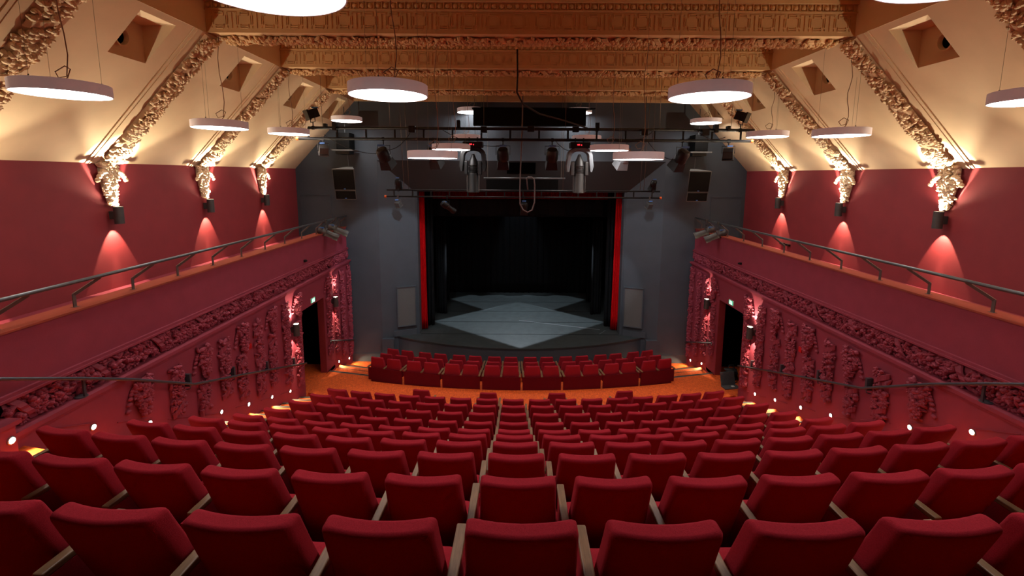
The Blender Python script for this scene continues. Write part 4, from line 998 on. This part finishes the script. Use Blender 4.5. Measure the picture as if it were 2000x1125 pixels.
# speakers
for sx in (-1, 1):
    sd = 'left' if sx < 0 else 'right'
    x = sx * 5.62
    t = empty('hanging_speaker', (x, 14.7, -0.80)); a = MB()
    
    def cab(mb, z0, z1, wa, wb):
        v = []
        for z, ww in ((z0, wa), (z1, wb)):
            v += [(-ww, -0.05, z), (ww, -0.05, z), (ww * 0.25 + 0.02, 0.42, z), (-ww * 0.25 - 0.02, 0.42, z)]
        mb.add(v, [(0, 3, 2, 1), (4, 5, 6, 7), (0, 1, 5, 4), (1, 2, 6, 5), (2, 3, 7, 6), (3, 0, 4, 7)])
    cab(a, 0, 0.29, 0.34, 0.35); cab(a, 0.30, 0.98, 0.35, 0.37); a.build('cabinet', M['spkbody'], t)
    g = MB(); g.box(-0.325, 0.325, -0.065, -0.045, 0.02, 0.275); g.build('grille', M['spkgrille'], t)
    g = MB(); g.box(-0.34, 0.34, -0.065, -0.045, 0.325, 0.955); g.build('grille', M['spkgrille'], t)
    g = MB(); g.box(-0.03, 0.03, -0.07, -0.065, 0.03, 0.055); g.box(-0.03, 0.03, -0.07, -0.065, 0.335, 0.36); g.build('badge', M['blue'], t)
    MB().tube([(0, 0.38, 0.96), (0, 0.40, 1.62)], 0.012, 6).build('hanger', M['steel'], t)
    t.rotation_euler = (0.16, 0, sx * 0.10)
    tag(t, 'black fronted speaker hanging on the %s before the dark wall' % sd, 'loudspeaker', 'hanging loudspeakers')
    t = empty('speaker_bracket', (sx * 5.72, 15.02, 0.76))
    MB().box(-0.34, 0.34, -0.3, 0.3, -0.02, 0.02).build('shelf', M['spkbody'], t); MB().box(-0.2, 0.22, -0.25, 0.25, 0.03, 0.55).build('subwoofer', M['spkgrille'], t, bevel=0.01)
    MB().tube([(0, 0, 0.5), (0, 0, 1.6)], 0.012, 6).build('hanger', M['steel'], t); MB().box(-0.25, 0.2, -0.2, 0.2, -0.12, -0.02).build('mounting_frame', M['lampblack'], t)
    tag(t, 'dark cabinet on a grey shelf above the %s hanging speaker' % sd, 'loudspeaker', 'speaker cabinets on shelves')

# ------------------------------------------------------------------ small wall things
for sx in (-1, 1):
    sd = 'left' if sx < 0 else 'right'
    t = empty('exit_sign', (sx * (XL - 0.0), 12.45, -3.52))
    MB().box(-0.02, 0.02, -0.13, 0.13, -0.07, 0.07).build('sign_body', M['white'], t, bevel=0.004)
    f0 = -sx * 0.021
    fc_ = MB(); fc_.box(min(f0, f0 - sx * 0.004), max(f0, f0 - sx * 0.004), -0.12, 0.12, -0.06, 0.06); fc_.build('sign_face', M['exitgreen'], t)
    pg = MB(); e0 = f0 - sx * 0.004; e1 = e0 - sx * 0.003; a, c = min(e0, e1), max(e0, e1)
    pg.box(a, c, 0.02, 0.07, -0.05, 0.05)                       # doorway
    pg.obox(((a + c) / 2, -0.045, 0.0), ((c - a) / 2, 0, 0), (0, 0.012, 0.004), (0, -0.006, 0.024)); pg.obox(((a + c) / 2, -0.035, 0.038), ((c - a) / 2, 0, 0), (0, 0.011, 0), (0, 0, 0.011))
    pg.obox(((a + c) / 2, -0.03, -0.035), ((c - a) / 2, 0, 0), (0, 0.018, -0.012), (0, 0.004, 0.006)); pg.obox(((a + c) / 2, -0.065, -0.035), ((c - a) / 2, 0, 0), (0, 0.016, 0.012), (0, -0.004, 0.006))
    pg.obox(((a + c) / 2, -0.06, 0.012), ((c - a) / 2, 0, 0), (0, 0.022, 0.005), (0, 0, 0.005))
    pg.build('running_figure', M['exitwhite'], t)
    tag(t, 'small green and white running figure exit sign above the %s doorway' % sd, 'exit sign')
    o = MB(); o.box(-0.03, 0.03, -0.035, 0.035, -0.03, 0.03); o.lathe([(0.02, 0.0), (0.02, 0.03)], (-sx * 0.03, 0, 0), (-sx, 0, 0), n=10)
    q = o.build('wall_sensor', M['lampblack'], bevel=0.004); q.location = (sx * (XL + 0.03), 12.2, -2.35); tag(q, 'tiny black sensor on the %s balcony front' % sd, 'sensor')
    o = MB(); o.box(-0.015, 0.015, -0.05, 0.05, -0.055, 0.055); q = o.build('alarm_call_point', M['callred'], bevel=0.004); q.location = (sx * (XL - 0.015), 9.32, -3.66); tag(q, 'small red plate on the %s lower wall between garlands' % sd, 'alarm')
for j, y in enumerate((12.78, 13.05)):
    o = MB(); o.box(-0.03, 0.03, -0.09, 0.09, -0.03, 0.03); q = o.build('wall_box', M['lampblack'], bevel=0.006); q.location = (XU - 0.03, y, -1.92); tag(q, 'small black box low on the right upper wall, %s' % ['nearer the camera', 'nearer the stage'][j], 'wall box')
# camera bag and open grey case in the right doorway
t = empty('camera_bag', (6.25, 12.9, ZF))
m = MB(); loops = []
for z, w_, d_ in ((0.0, 0.34, 0.24), (0.05, 0.40, 0.28), (0.2, 0.40, 0.26), (0.3, 0.34, 0.22), (0.36, 0.2, 0.14)):
    loops.append([(x + 0.02 * math.sin(9 * x + 20 * z), y + 0.015 * math.cos(12 * y + 17 * z), z) for x, y in rrect(w_, d_, 0.09)])
m.loft(loops); m.build('bag_body', M['bagblack'], t, smooth=True)
MB().tube([(-0.1, 0, 0.34), (-0.06, 0, 0.44), (0.06, 0, 0.44), (0.1, 0, 0.34)], 0.014, 6).build('handle', M['bagblack'], t, smooth=True)
MB().tube([(-0.15, -0.12, 0.2), (-0.25, -0.2, 0.05), (-0.2, -0.3, 0.015), (0.0, -0.28, 0.015), (0.1, -0.2, 0.02)], 0.012, 6).build('strap', M['bagblack'], t, smooth=True)
tag(t, 'black camera bag slumped on the floor in the right doorway', 'bag')
t = empty('equipment_case', (5.98, 12.45, ZF), 0.15)
MB().box(-0.24, 0.24, -0.22, 0.0, 0.005, 0.035).build('lid', M['baggrey'], t, bevel=0.01)
m = MB(); m.obox((0, 0.06, 0.2), (0.22, 0, 0), (0, 0.012, 0.0), (0, 0.05, 0.19)); m.build('padded_back', M['baggrey'], t, bevel=0.01)
MB().box(0.02, 0.10, -0.14, -0.08, 0.035, 0.05).build('white_tag', M['white'], t)
tag(t, 'open grey padded case lying beside the black bag, white tag inside', 'case')
t = empty('equipment_bag', (6.55, 12.35, ZF)); m = MB()
loops = []
for z, w_, d_ in ((0.0, 0.5, 0.26), (0.06, 0.56, 0.3), (0.18, 0.52, 0.26), (0.25, 0.4, 0.18)): loops.append([(x, y + 0.02 * math.sin(9 * x), z) for x, y in rrect(w_, d_, 0.09)])
m.loft(loops); m.build('bag_body', M['bagblack'], t, smooth=True)
tag(t, 'low black bag behind the open grey case in the right doorway', 'bag')

# ------------------------------------------------------------------ lift everything so the cross aisle floor is at z = 0
for o in set(LIFT): o.location.z += H
cam.location.z += H
